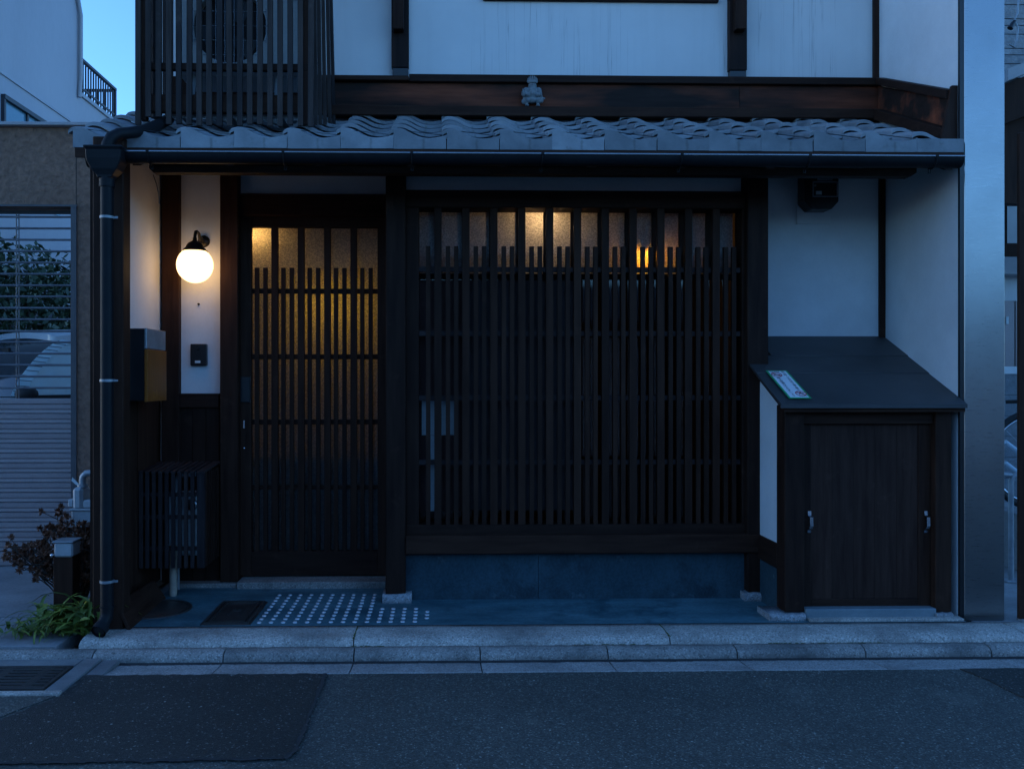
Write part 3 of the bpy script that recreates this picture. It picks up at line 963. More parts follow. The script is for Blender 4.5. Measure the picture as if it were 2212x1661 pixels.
# ---- fascia boards above the eave
YF = 0.25
zt0, zt1 = fz(1400, 180, YF - .03), fz(1400, 164, YF - .03)
bx("fascia_cap", wood_h, H, fx(600, .2), fx(883, .2), YF - .036, YF + .049, zt0 + .004, fz(800, 163.5, YF - .03), .003)
bx("fascia_cap", wood_h, H, fx(883.5, .2), XR, YF - .03, YF + .049, zt0, zt1, .003)
zfb, zft = fz(1400, 238, YF), zt0 - .001
for a, b in ((600, 1597), (1598, 2200)):
    bx("fascia_board", wood_fascia, H, fx(a, YF), min(fx(b, YF), XR), YF, YF + .03, zfb, zft)
bx("fascia_ledge", wood_h, H, fx(600, .2), XR, YF - .055, YF + .03, fz(1400, 253, YF - .05), zfb, .003)
# boards turning forward along the right side wall, stepping down with the roof
def side_board(name, y0, y1, za0, za1, zb0, zb1, th, m):
    # a = back end (y1), b = front end (y0)
    MB().hexa([(XR - th, y0, zb0), (XR, y0, zb0), (XR, y1, za0), (XR - th, y1, za0),
               (XR - th, y0, zb1), (XR, y0, zb1), (XR, y1, za1), (XR - th, y1, za1)]).build(name, m, H, bevel=.002)
yfr = -0.50
zA = [zfb - .045, zfb, zt0, zt1]
dz = -0.30
side_board("fascia_cap", yfr, .22, zA[2], zA[3], zA[2] + dz - .02, zA[3] + dz - .015, .05, wood_d)
side_board("fascia_board", yfr, .249, zA[1], zA[2], zA[1] + dz - .02, zA[2] + dz - .02, .022, wood_fascia)
side_board("fascia_ledge", yfr, .20, zA[0] - .02, zA[1], zA[0] + dz - .03, zA[1] + dz - .02, .075, wood_d)
MB().hexa([(XR - .09, yfr - .02, zA[0] + dz - .06), (XR, yfr - .02, zA[0] + dz - .06), (XR, yfr, zA[0] + dz - .06), (XR - .09, yfr, zA[0] + dz - .06),
           (XR - .03, yfr - .02, zA[3] + dz), (XR, yfr - .02, zA[3] + dz), (XR, yfr, zA[3] + dz), (XR - .03, yfr, zA[3] + dz)]).build("fascia_end", wood_v, H)
# upper posts
def upost(a, b, pb, yb, ysh):
    Y = 0.255
    pe = bx("upper_post", wood_upper, H, fx(a, Y), fx(b, Y), Y, .30, fz(a, ysh, Y), 4.7, .003)
    bx("post_shoe", black_pl, H, fx(a + 2, Y), fx(b - 1, Y), Y + .006, .30, fz(a, yb, Y), fz(a, ysh, Y) - .001, .002)
    bx("bracket", wood_v, H, fx(pb, Y - .04), fx(pb + 23, Y - .04), Y - .06, Y - .001, fz(a, 64, Y - .05), 4.0, .003)
upost(845.5, 883, 849, 165, 146)
upost(1576, 1614, 1588, 170, 152)
bx("window_sill", wood_h, H, fx(1045, .2), fx(1562, .2), 0.277, .299, fz(1300, 2.5, .277), fz(1300, -30, .277), .003)

# ---- tiled eave
PITCH = 0.2655
YE, ZE, ROWS, EXPO, RISE = -0.575, 2.437, 5, 0.197, 0.405
X0T = fx(748.6, YE)
prof = [(-.052, .030), (-.045, .040), (-.030, .047), (-.012, .050), (.006, .049), (.026, .044), (.048, .033), (.070, .021), (.094, .010), (.120, .003), (.150, .000), (.180, .003), (.205, .008), (.225, .014), (.240, .019)]
def tile_mesh(front, length, slope, th=.021):
    m = MB()
    n = len(prof)
    yf, yb = 0.0, length
    ch = .0045
    top = [(x, yf + ch, z) for x, z in prof] + [(x, yb, z + slope * length) for x, z in prof]
    m.add([(x, yf - .002 * front, z - ch) for x, z in prof] + [(x, yf + ch, z) for x, z in prof], [(i, i + 1, n + i + 1, n + i) for i in range(n - 1)], True)
    m.add(top, [(i, i + 1, n + i + 1, n + i) for i in range(n - 1)], True)
    bot = [(x, yf + .0, z - th) for x, z in prof] + [(x, yb, z + slope * length - th) for x, z in prof]
    m.add(bot, [(i, n + i, n + i + 1, i + 1) for i in range(n - 1)], True)
    fr = [(x, yf - .002 * front, z - ch) for x, z in prof] + [(x, yf, z - th) for x, z in prof]
    m.add(fr, [(i, n + i, n + i + 1, i + 1) for i in range(n - 1)])
    for i in (0, n - 1):
        x, z = prof[i]
        m.add([(x, yf, z), (x, yb, z + slope * length), (x, yb, z + slope * length - th), (x, yf, z - th)], [(0, 1, 2, 3)])
    if front:
        xs_ = [-.0285] + [x for x, z in prof if -.0285 < x < .2345] + [.2345]
        def zz(x):
            for (a, za), (b, zb) in zip(prof[:-1], prof[1:]):
                if a <= x <= b: return za + (zb - za) * (x - a) / (b - a)
            return prof[-1][1]
        k = len(xs_)
        zb_ = -0.056
        f1 = [(x, yf - .002, zz(x) - ch) for x in xs_] + [(x, yf - .002, zb_) for x in xs_]
        f2 = [(x, yf + .016, zz(x) - .003) for x in xs_] + [(x, yf + .016, zb_) for x in xs_]
        m.add(f1, [(i, k + i, k + i + 1, i + 1) for i in range(k - 1)])
        m.add(f2, [(i, i + 1, k + i + 1, k + i) for i in range(k - 1)])
        m.add([f1[k], f1[-1], f2[-1], f2[k]], [(0, 1, 2, 3)])
        m.add([f1[0], f1[k], f2[k], f2[0]], [(0, 1, 2, 3)])
        m.add([f1[k - 1], f1[-1], f2[-1], f2[k - 1]], [(0, 1, 2, 3)])
        m.add([f1[0], f1[k - 1], f2[k - 1], f2[0]], [(0, 1, 2, 3)])
    return m
eave = part_empty("eave_roof", H, (0.4, YE, ZE))
sl = (RISE * EXPO - .030) / EXPO
kmax = int((XR - X0T) / PITCH)
for r in range(ROWS):
    src = None
    for k in range(-5, kmax + 1):
        x = X0T + PITCH * k
        y, z = YE + EXPO * r, ZE + RISE * EXPO * r
        rx = x + .240 > XR - .002
        jit = (random.uniform(-.002, .002), random.uniform(-.004, .004), random.uniform(-.0015, .0015))
        rot = (random.uniform(-.006, .006), random.uniform(-.006, .006), random.uniform(-.008, .008)) if r else (0, random.uniform(-.004, .004), 0)
        loc = Vector((x + jit[0], y + jit[1] * (r > 0), z + jit[2]))
        if rx:
            sv = prof
            lim = XR - .003 - x
            prof_c = [p for p in prof if p[0] < lim]
            za = [p for p in prof if p[0] >= lim]
            if len(prof_c) < 3: continue
            prof = prof_c
            t = tile_mesh(False, EXPO + .05, sl)
            prof = sv
            t.v = [v + loc for v in t.v]
            t.build("roof_tile", tile, eave, origin=loc)
            if r == 0:
                MB().box(x - .028, XR - .004, YE - .002, YE + .016, ZE - .056, ZE + .012).build("roof_tile", tile, eave)
        elif src is None:
            t = tile_mesh(r == 0, EXPO + .05, sl)
            t.v = [v + loc for v in t.v]
            src = t.build("roof_tile", tile, eave, origin=loc)
        else:
            dup(src, eave, loc, rot)
XEL = X0T - PITCH * 5 - .05
# boards under the tiles
MB().hexa([(XEL + .03, YE + .02, ZE - .085), (XR - .001, YE + .02, ZE - .085), (XR - .001, .299, ZE + .255), (XEL + .03, .299, ZE + .255),
           (XEL + .03, YE + .02, ZE - .062), (XR - .001, YE + .02, ZE - .062), (XR - .001, .299, ZE + .285), (XEL + .03, .299, ZE + .285)]).build("soffit_board", wood_d, H)
bx("eave_board", wood_h, H, XEL + .03, XR - .002, YE - .0, YE + .0185, ZE - .105, ZE - .0575)
raf = None
for i in range(10):
    x = XSW + .12 + i * 0.46
    if x > XR - .05: break
    m = MB().hexa([(x, -.53, ZE - .135), (x + .04, -.53, ZE - .135), (x + .04, .29, ZE + .197), (x, .29, ZE + .197),
                   (x, -.53, ZE - .07), (x + .04, -.53, ZE - .07), (x + .04, .29, ZE + .256), (x, .29, ZE + .256)])
    if raf is None: raf = m.build("rafter", wood_d, H)
    else: dup(raf, H, W[raf.name] + Vector((x - XSW - .12, 0, 0)))
ybm = -0.46
xb0, xb1 = fx(322, ybm), fx(1980, ybm)
zb0, zb1 = fz(1150, 377, ybm), fz(1150, 364, ybm) + .03
MB().prism([(xb0 + .02, ybm, zb0), (xb1 - .03, ybm, zb0), (xb1, ybm, zb0 + .02), (xb1, ybm, zb1), (xb0, ybm, zb1), (xb0, ybm, zb0 + .02)], (0, .06, 0)).build("eave_beam", wood_h, H)

# ---- rain gutter and downpipe
YGU, RG = -0.655, 0.043
def gutter():
    xa, xb = fx(262, YGU), fx(2073, YGU)
    zc = fz(1150, 338, YGU)
    m = MB()
    seg = 10
    for rr, flip in ((RG, False), (RG - .004, True)):
        vs = []
        for x, dzz in ((xa, 0), (xb, 0.0)):
            for k in range(seg + 1):
                a = math.pi + math.pi * k / seg
                vs.append((x, YGU + rr * math.cos(a), zc + dzz + rr * 1.1 * math.sin(a)))
        m.add(vs, [(k, k + 1, seg + 2 + k, seg + 1 + k) for k in range(seg)], True)
    for x in (xa, xb):
        cap = [(x, YGU + RG * math.cos(math.pi + math.pi * k / seg), zc + RG * 1.1 * math.sin(math.pi + math.pi * k / seg)) for k in range(seg + 1)]
        m.add(cap, [tuple(range(seg + 1))])
    m.tube([(xa, YGU + RG, zc), (xb, YGU + RG, zc)], .003, 6)
    g = m.build("rain_gutter", gutter_m, H)
    MB().tube([(xa, YGU - RG, zc + .002), (xb, YGU - RG, zc + .002)], .0055, 10).build("rim", rim_m, g)
    c0 = None
    for p in (325, 615, 890, 1170, 1468, 1742, 2013):
        x = fx(p, YGU)
        if c0 is None:
            c = MB()
            pts = [(x, YGU + (RG + .003) * math.cos(math.pi + math.pi * k / 8), zc + (RG + .003) * 1.1 * math.sin(math.pi + math.pi * k / 8)) for k in range(9)]
            c.tube(pts, .004, 6)
            c.box(x - .007, x + .007, YGU - RG - .007, YGU - RG + .006, zc - .004, zc + .007)
            c.box(x - .007, x - .004, YGU + .02, YGU + .024, zc - RG * 1.1 - .022, zc - .02)
            c.box(x + .004, x + .007, YGU + .02, YGU + .024, zc - RG * 1.1 - .022, zc - .02)
            c.box(x - .004, x + .004, YGU + .02, YGU + .024, zc - RG * 1.1 - .022, zc - RG * 1.1 - .018)
            c0 = c.build("gutter_bracket", gutter_m, g, origin=(x, YGU, zc))
        else:
            dup(c0, g, (x, YGU, zc))
    YP = -0.70
    xc = fx(231, YP)
    zt = fz(231, 320, YP)
    h = MB()
    def ring(hw, hd, z): return [(xc - hw, YP - hd, z), (xc + hw, YP - hd, z), (xc + hw, YP + hd, z), (xc - hw, YP + hd, z)]
    secs = [(.092, .06, zt), (.092, .06, zt - .012), (.084, .054, zt - .016), (.082, .052, zt - .06), (.078, .05, zt - .075), (.062, .045, zt - .11), (.038, .035, zt - .138), (.034, .034, zt - .15)]
    vs = [p for s in secs for p in ring(*s)]
    fs = [(4 * i + j, 4 * i + (j + 1) % 4, 4 * i + 4 + (j + 1) % 4, 4 * i + 4 + j) for i in range(len(secs) - 1) for j in range(4)]
    fs += [(0, 1, 2, 3), tuple(4 * (len(secs) - 1) + j for j in (3, 2, 1, 0))]
    h.add(vs, fs)
    h.tube([(xc - .098, YP + .02, zt - .055), (xc - .075, YP + .02, zt - .055)], .036, 14)
    h.build("rain_hopper", gutter_m, H, bevel=.004)
    d = MB()
    zb = 0.075
    d.tube([(xc, YP, zt - .145), (xc, YP, zb + .03), (xc - .002, YP - .006, zb), (xc - .010, YP - .03, zb - .03), (xc - .016, YP - .062, zb - .048)], .0305, 16, cap=False)
    d.tube([(xc, YP, zt - .145), (xc, YP, zt - .19)], .036, 16)
    d.tube([(xc, YP, zb + .05), (xc, YP, zb + .06)], .034, 16)
    d.tube([(xc - .010, YP - .035, zb - .032), (xc - .0165, YP - .066, zb - .050)], .036, 18, cap=False)
    d.tube([(xc - .008, YP - .03, zb - .030), (xc - .016, YP - .061, zb - .0475)], .028, 16)
    dp = d.build("downpipe", gutter_m, H)
    s0 = None
    for y in (470, 822, 1255):
        z = fz(231, y, YP)
        c = MB().tube([(xc, YP, z - .006), (xc, YP, z + .006)], .0335, 16)
        c.box(xc + .030, xc + .052, YP - .004, YP + .004, z - .005, z + .005)
        c.box(xc - .004, xc + .004, YP + .03, YP + .068, z - .005, z + .005)
        if s0 is None: s0 = c.build("strap", galv, dp, origin=(xc, YP, z))
        else: dup(s0, dp, (xc, YP, z))
    u = MB()
    pts = [(fx(362, -.30), -.28, fz(362, 258, -.28)), (fx(340, -.42), -.42, fz(340, 272, -.42)), (fx(312, -.52), -.54, fz(312, 283, -.54)), (fx(285, -.6), -.62, fz(285, 287, -.62)), (fx(258, -.66), -.67, fz(258, 290, -.67)), (fx(240, -.69), -.69, fz(240, 298, -.69)), (xc + .004, -.70, zt + .02), (xc, -.70, zt - .005)]
    u.tube(pts, .029, 14)
    u.build("feed_pipe", gutter_m, H)
gutter()
# loose wire under the eave
MB().tube([(fx(331, -.4), -.4, fz(331, 378, -.4)), (fx(338, -.38), -.38, fz(338, 398, -.38)), (fx(343, -.36), -.36, fz(343, 420, -.36)), (fx(344, -.36), -.36, fz(344, 440, -.36))], .0022, 6).build("loose_wire", black_pl, H)
MB().lathe([(0, -.02), (.004, -.018), (.006, 0), (.004, 0)], (fx(429, .295), .30, fz(429, 657, .295)), 10, axis='Y').build("wall_hook", lamp_metal, H)

# ------------------------------------------------------------------ wall lamp
globe_m = emit("opal_globe_glass", (1.0, 0.60, 0.245), 1.08)
def wall_lamp():
    yb, yg_ = YW, 0.125
    xg, zg = fx(421, yg_), fz(421, 573, yg_)
    t = thing("wall_lamp", "lit opal globe lamp on a bronze arm beside the entrance", "wall lamp", (xg, yb, zg))
    s = F / (yg_ - CAMY)
    r = 38.5 / s
    zc = zg + r * .80
    MB().ball((xg, yg_, zg), r, 32, 20).build("globe", globe_m, t, origin=(xg, yg_, zg))
    MB().lathe([(.063, -.012), (.066, -.010), (.066, .004), (.060, .012), (.052, .020), (.046, .034), (.036, .046), (.020, .054), (.012, .060), (.012, .075), (0, .076)], (xg, yg_, zc), 28).build("fitter", lamp_metal, t)
    MB().tube([(xg + .066, yg_, zc - .004), (xg + .076, yg_, zc - .004)], .003, 8).build("screw", lamp_metal, t)
    zb = fz(438, 522, yb)
    MB().lathe([(.036, 0), (.036, -.006), (.030, -.016), (.014, -.022), (0, -.022)], (xg + .005, yb - .0005, zb), 24, axis='Y').build("back_plate", lamp_metal, t)
    top = zc + .10
    MB().tube([(xg, yg_, zc + .07), (xg, yg_ + .002, zc + .085), (xg, yg_ + .015, top + .012), (xg + .001, yg_ + .04, top + .018), (xg + .002, yg_ + .075, top + .01), (xg + .003, yg_ + .10, top - .02), (xg + .004, yg_ + .125, zb + .01), (xg + .005, yb - .015, zb)], .0095, 12).build("arm", lamp_metal, t)
wall_lamp()

# ------------------------------------------------------------------ intercom, letter box, electricity meter
def small_things():
    x0, x1 = fx(412, .28), fx(447, .28)
    z0, z1 = fz(430, 790, .28), fz(430, 743, .28)
    t = thing("intercom", "black intercom panel on the white wall below the globe lamp", "intercom", ((x0 + x1) / 2, YW, z0))
    bx("body", black_pl, t, x0, x1, YW - .03, YW - .0005, z0, z1, .004)
    bx("name_plate", paper, t, x0 + .028, x0 + .060, YW - .0315, YW - .0301, z0 + .016, z0 + .030)
    MB().lathe([(0, -.002), (.010, -.002), (.012, 0)], ((x0 + x1) / 2 - .002, YW - .0301, z1 - .03), 16, axis='Y').build("lens", glass, t)
    g = MB()
    for i in range(4): g.box(x0 + .03, x1 - .03, YW - .0312, YW - .0301, z0 + .05 + i * .007, z0 + .053 + i * .007)
    g.build("speaker_grille", rubber, t)

    xm0, xm1, y0, y1 = XSW + .001, fx(317, -.36), -.36, -.05
    z0, z1 = fz(317, 868, -.36), fz(317, 709.5, -.36)
    t = thing("letter_box", "dark letter box with varnished wooden door on the entrance side wall", "letter box", ((xm0 + xm1) / 2, (y0 + y1) / 2, z0))
    bx("body", black_pl, t, xm0, xm1 - .012, y0, y1, z0 + .004, z1, .003)
    zs = fz(317, 753, -.36)
    bx("lid", galv, t, xm1 - .0115, xm1, y0 - .002, y1, zs, z1 + .002, .002)
    MB().box(xm1 - .0115, xm1 + .004, y0 - .004, y1 + .004, z0, zs - .004).build("door", wood_orange, t, bevel=.002)

    Ym = 0.10
    x0, x1 = fx(1739, Ym), fx(1812, Ym)
    z0, z1 = fz(1775, 452, Ym), fz(1775, 340, Ym)
    t = thing("electricity_meter", "black electricity meter with chamfered base under the right eave", "electricity meter", ((x0 + x1) / 2, YB, z0))
    c = .042
    MB().prism([(x0 + c, Ym, z0), (x1 - c, Ym, z0), (x1, Ym, z0 + c * 1.1), (x1, Ym, z1), (x0, Ym, z1), (x0, Ym, z0 + c * 1.1)], (0, YB - .012 - Ym, 0)).build("body", black_pl, t, bevel=.004)
    zz0, zz1 = fz(1775, 426, Ym), fz(1775, 395, Ym)
    fr = MB()
    xa, xb = x0 + .042, x1 - .010
    fr.box(xa, xb, Ym - .012, Ym - .001, zz0, zz0 + .004); fr.box(xa, xb, Ym - .012, Ym - .001, zz1, zz1 + .004)
    fr.box(xa, xa + .004, Ym - .012, Ym - .001, zz0 + .004, zz1); fr.box(xb - .004, xb, Ym - .012, Ym - .001, zz0 + .004, zz1)
    fr.build("window_frame", galv, t)
    bx("display", paper, t, xa + .022, xa + .055, Ym - .005, Ym - .001, zz0 + .014, zz0 + .034)
    bx("terminal_plate", galv, t, xa + .03, xb - .03, Ym - .006, Ym - .001, zz1 + .012, zz1 + .022)
    MB().lathe([(0, -.006), (.006, -.006), (.007, 0)], (xa + .016, Ym - .001, zz1 - .018), 12, axis='Y').build("seal", galv, t)
    bx("back_board", plaster, t, fx(1722, .2), fx(1795, .2), YB - .011, YB - .0005, fz(1775, 484, .2), z1, .002)
small_things()

# ------------------------------------------------------------------ slatted cover over the gas boiler by the door
def slatted_cover():
    Y0, Y1 = -0.10, 0.235
    x0, x1 = XSW + .002, fx(441, Y0)
    z0, z1 = fz(370, 1227, Y0), fz(370, 1018, Y0)
    t = thing("slatted_cover", "low dark slatted wooden cover round a pipe unit beside the door", "slatted cover", ((x0 + x1) / 2, .07, z0))
    nsl = 10
    p = (x1 - x0 - .040) / (nsl - 1)
    s0 = u0 = None
    for i in range(nsl):
        xa = x0 + p * i
        w = .019 if i < nsl - 1 else .040
        if i == nsl - 1:
            MB().box(xa, xa + w, Y0, Y0 + .03, z0, z1 - .012).build("slat", wood_cover, t)
        elif s0 is None:
            s0 = MB().box(xa, xa + w, Y0, Y0 + .016, z0, z1 - .012).build("slat", wood_cover, t)
        else: dup(s0, t, W[s0.name] + Vector((p * i, 0, 0)))
        m = MB().hexa([(xa, Y0 - .006, z1 - .0115), (xa + w, Y0 - .006, z1 - .0115), (xa + w, Y1 + .012, z1 + .012), (xa, Y1 + .012, z1 + .012),
                       (xa, Y0 - .006, z1), (xa + w, Y0 - .006, z1), (xa + w, Y1 + .012, z1 + .0235), (xa, Y1 + .012, z1 + .0235)])
        if i == nsl - 1: m.build("top_slat", wood_cover, t)
        elif u0 is None: u0 = m.build("top_slat", wood_cover, t)
        else: dup(u0, t, W[u0.name] + Vector((p * i, 0, 0)))
    for i in range(6):
        ya = Y0 + .045 + i * .052
        bx("side_slat", wood_v, t, x1 - .017, x1 - .001, ya, ya + .026, z0, z1 - .01)
    for yy in (1095, 1144, 1190 + 22):
        z = fz(370, yy - 26, Y0)
        bx("cross_rail", wood_cover, t, x0, x1 - .018, Y0 + .0165, Y0 + .030, z - .011, z + .011)
    # the unit behind it
    k = thing("boiler_unit", "pale pipe unit half hidden inside the slatted wooden cover", "boiler", (fx(395, .05), .1, z0 + .05))
    Yk = .06
    xa, xb = fx(362, Yk), fx(427, Yk)
    bx("casing", grey_box_m, k, xa, xb, Yk, Yk + .12, fz(390, 1200, Yk), fz(390, 1065, Yk), .008)
    MB().tube([(xa + .03, Yk + .05, fz(390, 1065, Yk)), (xa + .03, Yk + .05, fz(390, 1040, Yk)), (xa + .05, Yk + .05, fz(390, 1028, Yk)), (xb - .02, Yk + .05, fz(390, 1026, Yk))], .014, 10).build("pipe", galv, k)
    MB().lathe([(0, -.012), (.03, -.012), (.036, 0), (.036, .02)], (xb - .035, Yk - .002, fz(400, 1090, Yk)), 18, axis='Y').build("dial", chrome, k)
    xp = fx(374, .02)
    q = thing("drain_post", "short pale wooden post standing under the slatted cover", "post", (xp, .02, 0))
    MB().tube([(xp, .02, 0.0), (xp, .02, .02), (xp, .02, z0 + .10)], [.019, .022, .022], 14).build("stake", bamboo, q)
    bx("rear_strip", galv, q, xp + .020, xp + .030, .035, .045, .03, z0 + .1)
slatted_cover()

# ------------------------------------------------------------------ storage lean-to on the right
def storage():
    YR0, ZR0 = YB - .002, 1.485
    sl_ = 0.457
    yf = -.60
    def zr(y): return ZR0 - sl_ * (YR0 - y)
    xl0 = fx(1688, yf)
    xr = XR - .001
    t = thing("storage_lean_to", "low lean to storage cupboard with dark sheet roof against the house", "storage cupboard", ((xl0 + xr) / 2, -.3, 0))
    # roof sheets with lapped joints
    ys = [YR0, -.05, -.262, yf]
    for i in range(3):
        ya, yb = ys[i + 1], ys[i] + .012 * (i > 0)
        lift = -.004 * 0 + .003 * (2 - i) * 0
        xa = xl0 if ya < -.0 else xl0
        xl_b = fx(1661, -.02) + .004 if i == 0 else xl0
        o1 = .004 * i
        MB().hexa([(xl_b, ya, zr(ya) - .014 - o1), (xr, ya, zr(ya) - .014 - o1), (xr, yb, zr(yb) - .014 - o1), (xl_b, yb, zr(yb) - .014 - o1),
                   (xl_b, ya, zr(ya) - o1), (xr, ya, zr(ya) - o1), (xr, yb, zr(yb) - o1), (xl_b, yb, zr(yb) - o1)]).build("roof_sheet", roof_metal, t)
    ya, yb = -.262, -.158
    MB().hexa([(xl0 - .004, yf - .004, zr(yf) - .030), (xr, yf - .004, zr(yf) - .030), (xr, yf + .01, zr(yf) - .030), (xl0 - .004, yf + .01, zr(yf) - .030),
               (xl0 - .004, yf - .004, zr(yf) - .011), (xr, yf - .004, zr(yf) - .011), (xr, yf + .01, zr(yf) - .006), (xl0 - .004, yf + .01, zr(yf) - .006)]).build("drip_edge", roof_metal, t)
    MB().hexa([(xl0 + .02, yf + .015, zr(yf) - .05), (xr, yf + .015, zr(yf) - .05), (xr, YB - .01, zr(YB) - .05), (xl0 + .02, YB - .01, zr(YB) - .05),
               (xl0 + .02, yf + .015, zr(yf) - .018), (xr, yf + .015, zr(yf) - .018), (xr, YB - .01, zr(YB) - .018), (xl0 + .02, YB - .01, zr(YB) - .018)]).build("roof_board", wood_h, t)
    # front posts
    Yp = -.53
    xp0, xp1 = fx(1695.5, Yp), fx(1738, Yp)
    bx("post", wood_v, t, xp0, xp1, Yp, Yp + .11, 0.035, zr(Yp) - .05, .004)
    xq0, xq1 = fx(2021, Yp), fx(2056, Yp)
    bx("post", wood_v, t, xq0, xq1, Yp, Yp + .11, 0.03, zr(Yp) - .05, .004)
    # left wall: plaster over a plinth beam over concrete
    xw0, xw1 = xp0 + .012, xp0 + .05
    yb = -.055
    zbm1, zbm0 = fz(1679, 1174, -.42), fz(1679, 1228, -.42)
    pa = MB()
    pa.prism([(xw0, Yp + .11, zbm1), (xw0, yb, zbm1), (xw0, yb, zr(yb) - .05), (xw0, Yp + .11, zr(Yp + .11) - .05)], (.03, 0, 0))
    pa.build("side_wall", plaster, t)
    bx("plinth_beam", wood_d, t, xw0 - .012, xw1, Yp + .11, yb, zbm0, zbm1 - .0005, .003)
    bx("plinth", concrete_wall, t, xw0, xw1, Yp + .11, yb, 0.0, zbm0)
    # right cheek
    xs0 = xq1 + .004
    bx("plinth_beam", wood_d, t, xs0, xr, -.46, -.40, fz(2060, 1235, -.45), fz(2060, 1196, -.45), .002)
    bx("plinth", concrete_wall, t, xs0, xr, -.455, -.40, 0.0, fz(2060, 1235, -.45))
    # head, jambs and door
    zh = zr(Yp) - .05
    bx("head_rail", wood_h, t, xp1, xq0, Yp + .02, Yp + .10, fz(1880, 916, Yp), zh, .002)
    d = part_empty("door", t, (fx(1880, Yp), Yp + .05, 0.07))
    zd0, zd1 = fz(1880, 1314, Yp + .045), fz(1880, 915, Yp + .045)
    xd0, xd1 = xp1 + .001, xq0 - .001
    wst = (xd1 - xd0) / 10.6
    Yd = Yp + .048
    bx("stile", wood_v, d, xd0, xd0 + wst * .8, Yd - .006, Yd + .03, zd0, zd1, .002)
    bx("stile", wood_v, d, xd1 - wst, xd1, Yd - .006, Yd + .03, zd0, zd1, .002)
    nb = 5
    a, b = xd0 + wst * .8, xd1 - wst
    for i in range(nb):
        bx("board", wood_door, d, a + (b - a) * i / nb, a + (b - a) * (i + 1) / nb - .0012, Yd + random.uniform(0, .001), Yd + .02, zd0 + .052, zd1 - .001)
    bx("bottom_rail", wood_h, d, a, b, Yd - .005, Yd + .02, zd0, zd0 + .051, .002)
    for px_, py_ in ((1747, 1103), (1998, 1103)):
        xh, zh_ = fx(px_, Yd), fz(px_, py_, Yd)
        hm = MB()
        pts = [(0, 0, 0), (0, -.002, -.022), (.004, -.016, -.030), (.004, -.018, -.075), (-.001, -.016, -.088), (-.003, -.003, -.100), (-.003, -.002, -.112)]
        for i in range(len(pts) - 1):
            p0, p1 = Vector(pts[i]), Vector(pts[i + 1])
            o = Vector((xh, Yd - .008, zh_))
            w = .0085
            hm.hexa([o + p1 + Vector((-w, -.002, 0)), o + p1 + Vector((w, -.002, 0)), o + p1 + Vector((w, .002, 0)), o + p1 + Vector((-w, .002, 0)),
                     o + p0 + Vector((-w, -.002, 0)), o + p0 + Vector((w, -.002, 0)), o + p0 + Vector((w, .002, 0)), o + p0 + Vector((-w, .002, 0))])
        hm.build("handle", chrome, d)
    bx("door_sill", sill_metal, t, fx(1742, -.55), fx(2024, -.55), Yp - .015, Yp + .08, 0.0, fz(1880, 1315, -.545), .003)
    bx("cement_bed", granite_pale, t, xp1 + .005, XR - .005, -.585, Yp + .02, -.02, .012, .003)
    r2 = MB()
    base_stone(1663, 1741, -.565, .17, .032, 5).build("base_stone", granite_rough, t)
    base_stone(2024, 2062, -.56, .16, .030, 6).build("base_stone", granite_rough, t)

    # notice lying on the roof
    Yt, Yb = -.247, -.565
    xa, xb = fx(1652, Yt), fx(1696, Yt)
    xc, xd = fx(1707, Yb), fx(1757, Yb)
    nrm = Vector((0, -sl_, 1)).normalized()
    down = Vector((0, -1, -sl_)).normalized()
    org = Vector(((xa + xc) / 2, Yt, zr(Yt) + .001))
    wdt, lng = ((xb - xa) + (xd - xc)) / 2, (Yt - Yb) * math.sqrt(1 + sl_ * sl_)
    ex = Vector((1, 0, 0))
    sg = thing("prohibition_sign", "green bordered white no smoking and no litter notice on the sheet roof", "sign", org + ex * wdt / 2 + down * lng / 2)
    M = Matrix.Translation(org) @ Matrix((ex, -down, nrm)).transposed().to_4x4()
    def flat(name, quads, m, h, par=sg):
        mb = MB()
        for q in quads:
            mb.prism([(a_, -b_, h) for a_, b_ in q], (0, 0, -.0008))
        return mb.xf(M).build(name, m, par)
    def rect(a0, b0, a1, b1): return [(a0, b0), (a1, b0), (a1, b1), (a0, b1)]
    flat("border", [rect(0, 0, wdt, lng)], green_ink, .0014)
    flat("face", [rect(.010, .010, wdt - .010, lng - .011)], sign_white, .0024)
    def ringq(cx, cy, r, th):
        qs = []
        for i in range(28):
            a0, a1 = 2 * math.pi * i / 28, 2 * math.pi * (i + 1) / 28
            qs.append([(cx + r * math.cos(a0), cy + r * math.sin(a0)), (cx + r * math.cos(a1), cy + r * math.sin(a1)),
                       (cx + (r - th) * math.cos(a1), cy + (r - th) * math.sin(a1)), (cx + (r - th) * math.cos(a0), cy + (r - th) * math.sin(a0))])
        c45 = math.sqrt(.5)
        d1, d2 = (r - th) * c45, th * c45 * .8
        qs.append([(cx - d1 - d2, cy - d1 + d2), (cx - d1 + d2, cy - d1 - d2), (cx + d1 + d2, cy + d1 - d2), (cx + d1 - d2, cy + d1 + d2)])
        return qs
    c1 = (wdt * .34, lng * .17); c2 = (wdt * .70, lng * .84)
    rr = wdt * .25
    flat("cigarette_symbol", [rect(c1[0] - .016, c1[1] - .003, c1[0] + .012, c1[1] + .004), rect(c1[0] + .013, c1[1] - .003, c1[0] + .018, c1[1] + .004)], black_ink, .0030)
    flat("litter_symbol", [rect(c2[0] - .004, c2[1] - .018, c2[0] + .006, c2[1] - .002), rect(c2[0] - .012, c2[1] + .002, c2[0] - .006, c2[1] + .008), rect(c2[0] + .004, c2[1] + .006, c2[0] + .010, c2[1] + .012), rect(c2[0] + .008, c2[1] - .008, c2[0] + .016, c2[1] - .003)], black_ink, .0030)
    flat("prohibition_ring", ringq(c1[0], c1[1], rr, .005), red_ink, .0036)
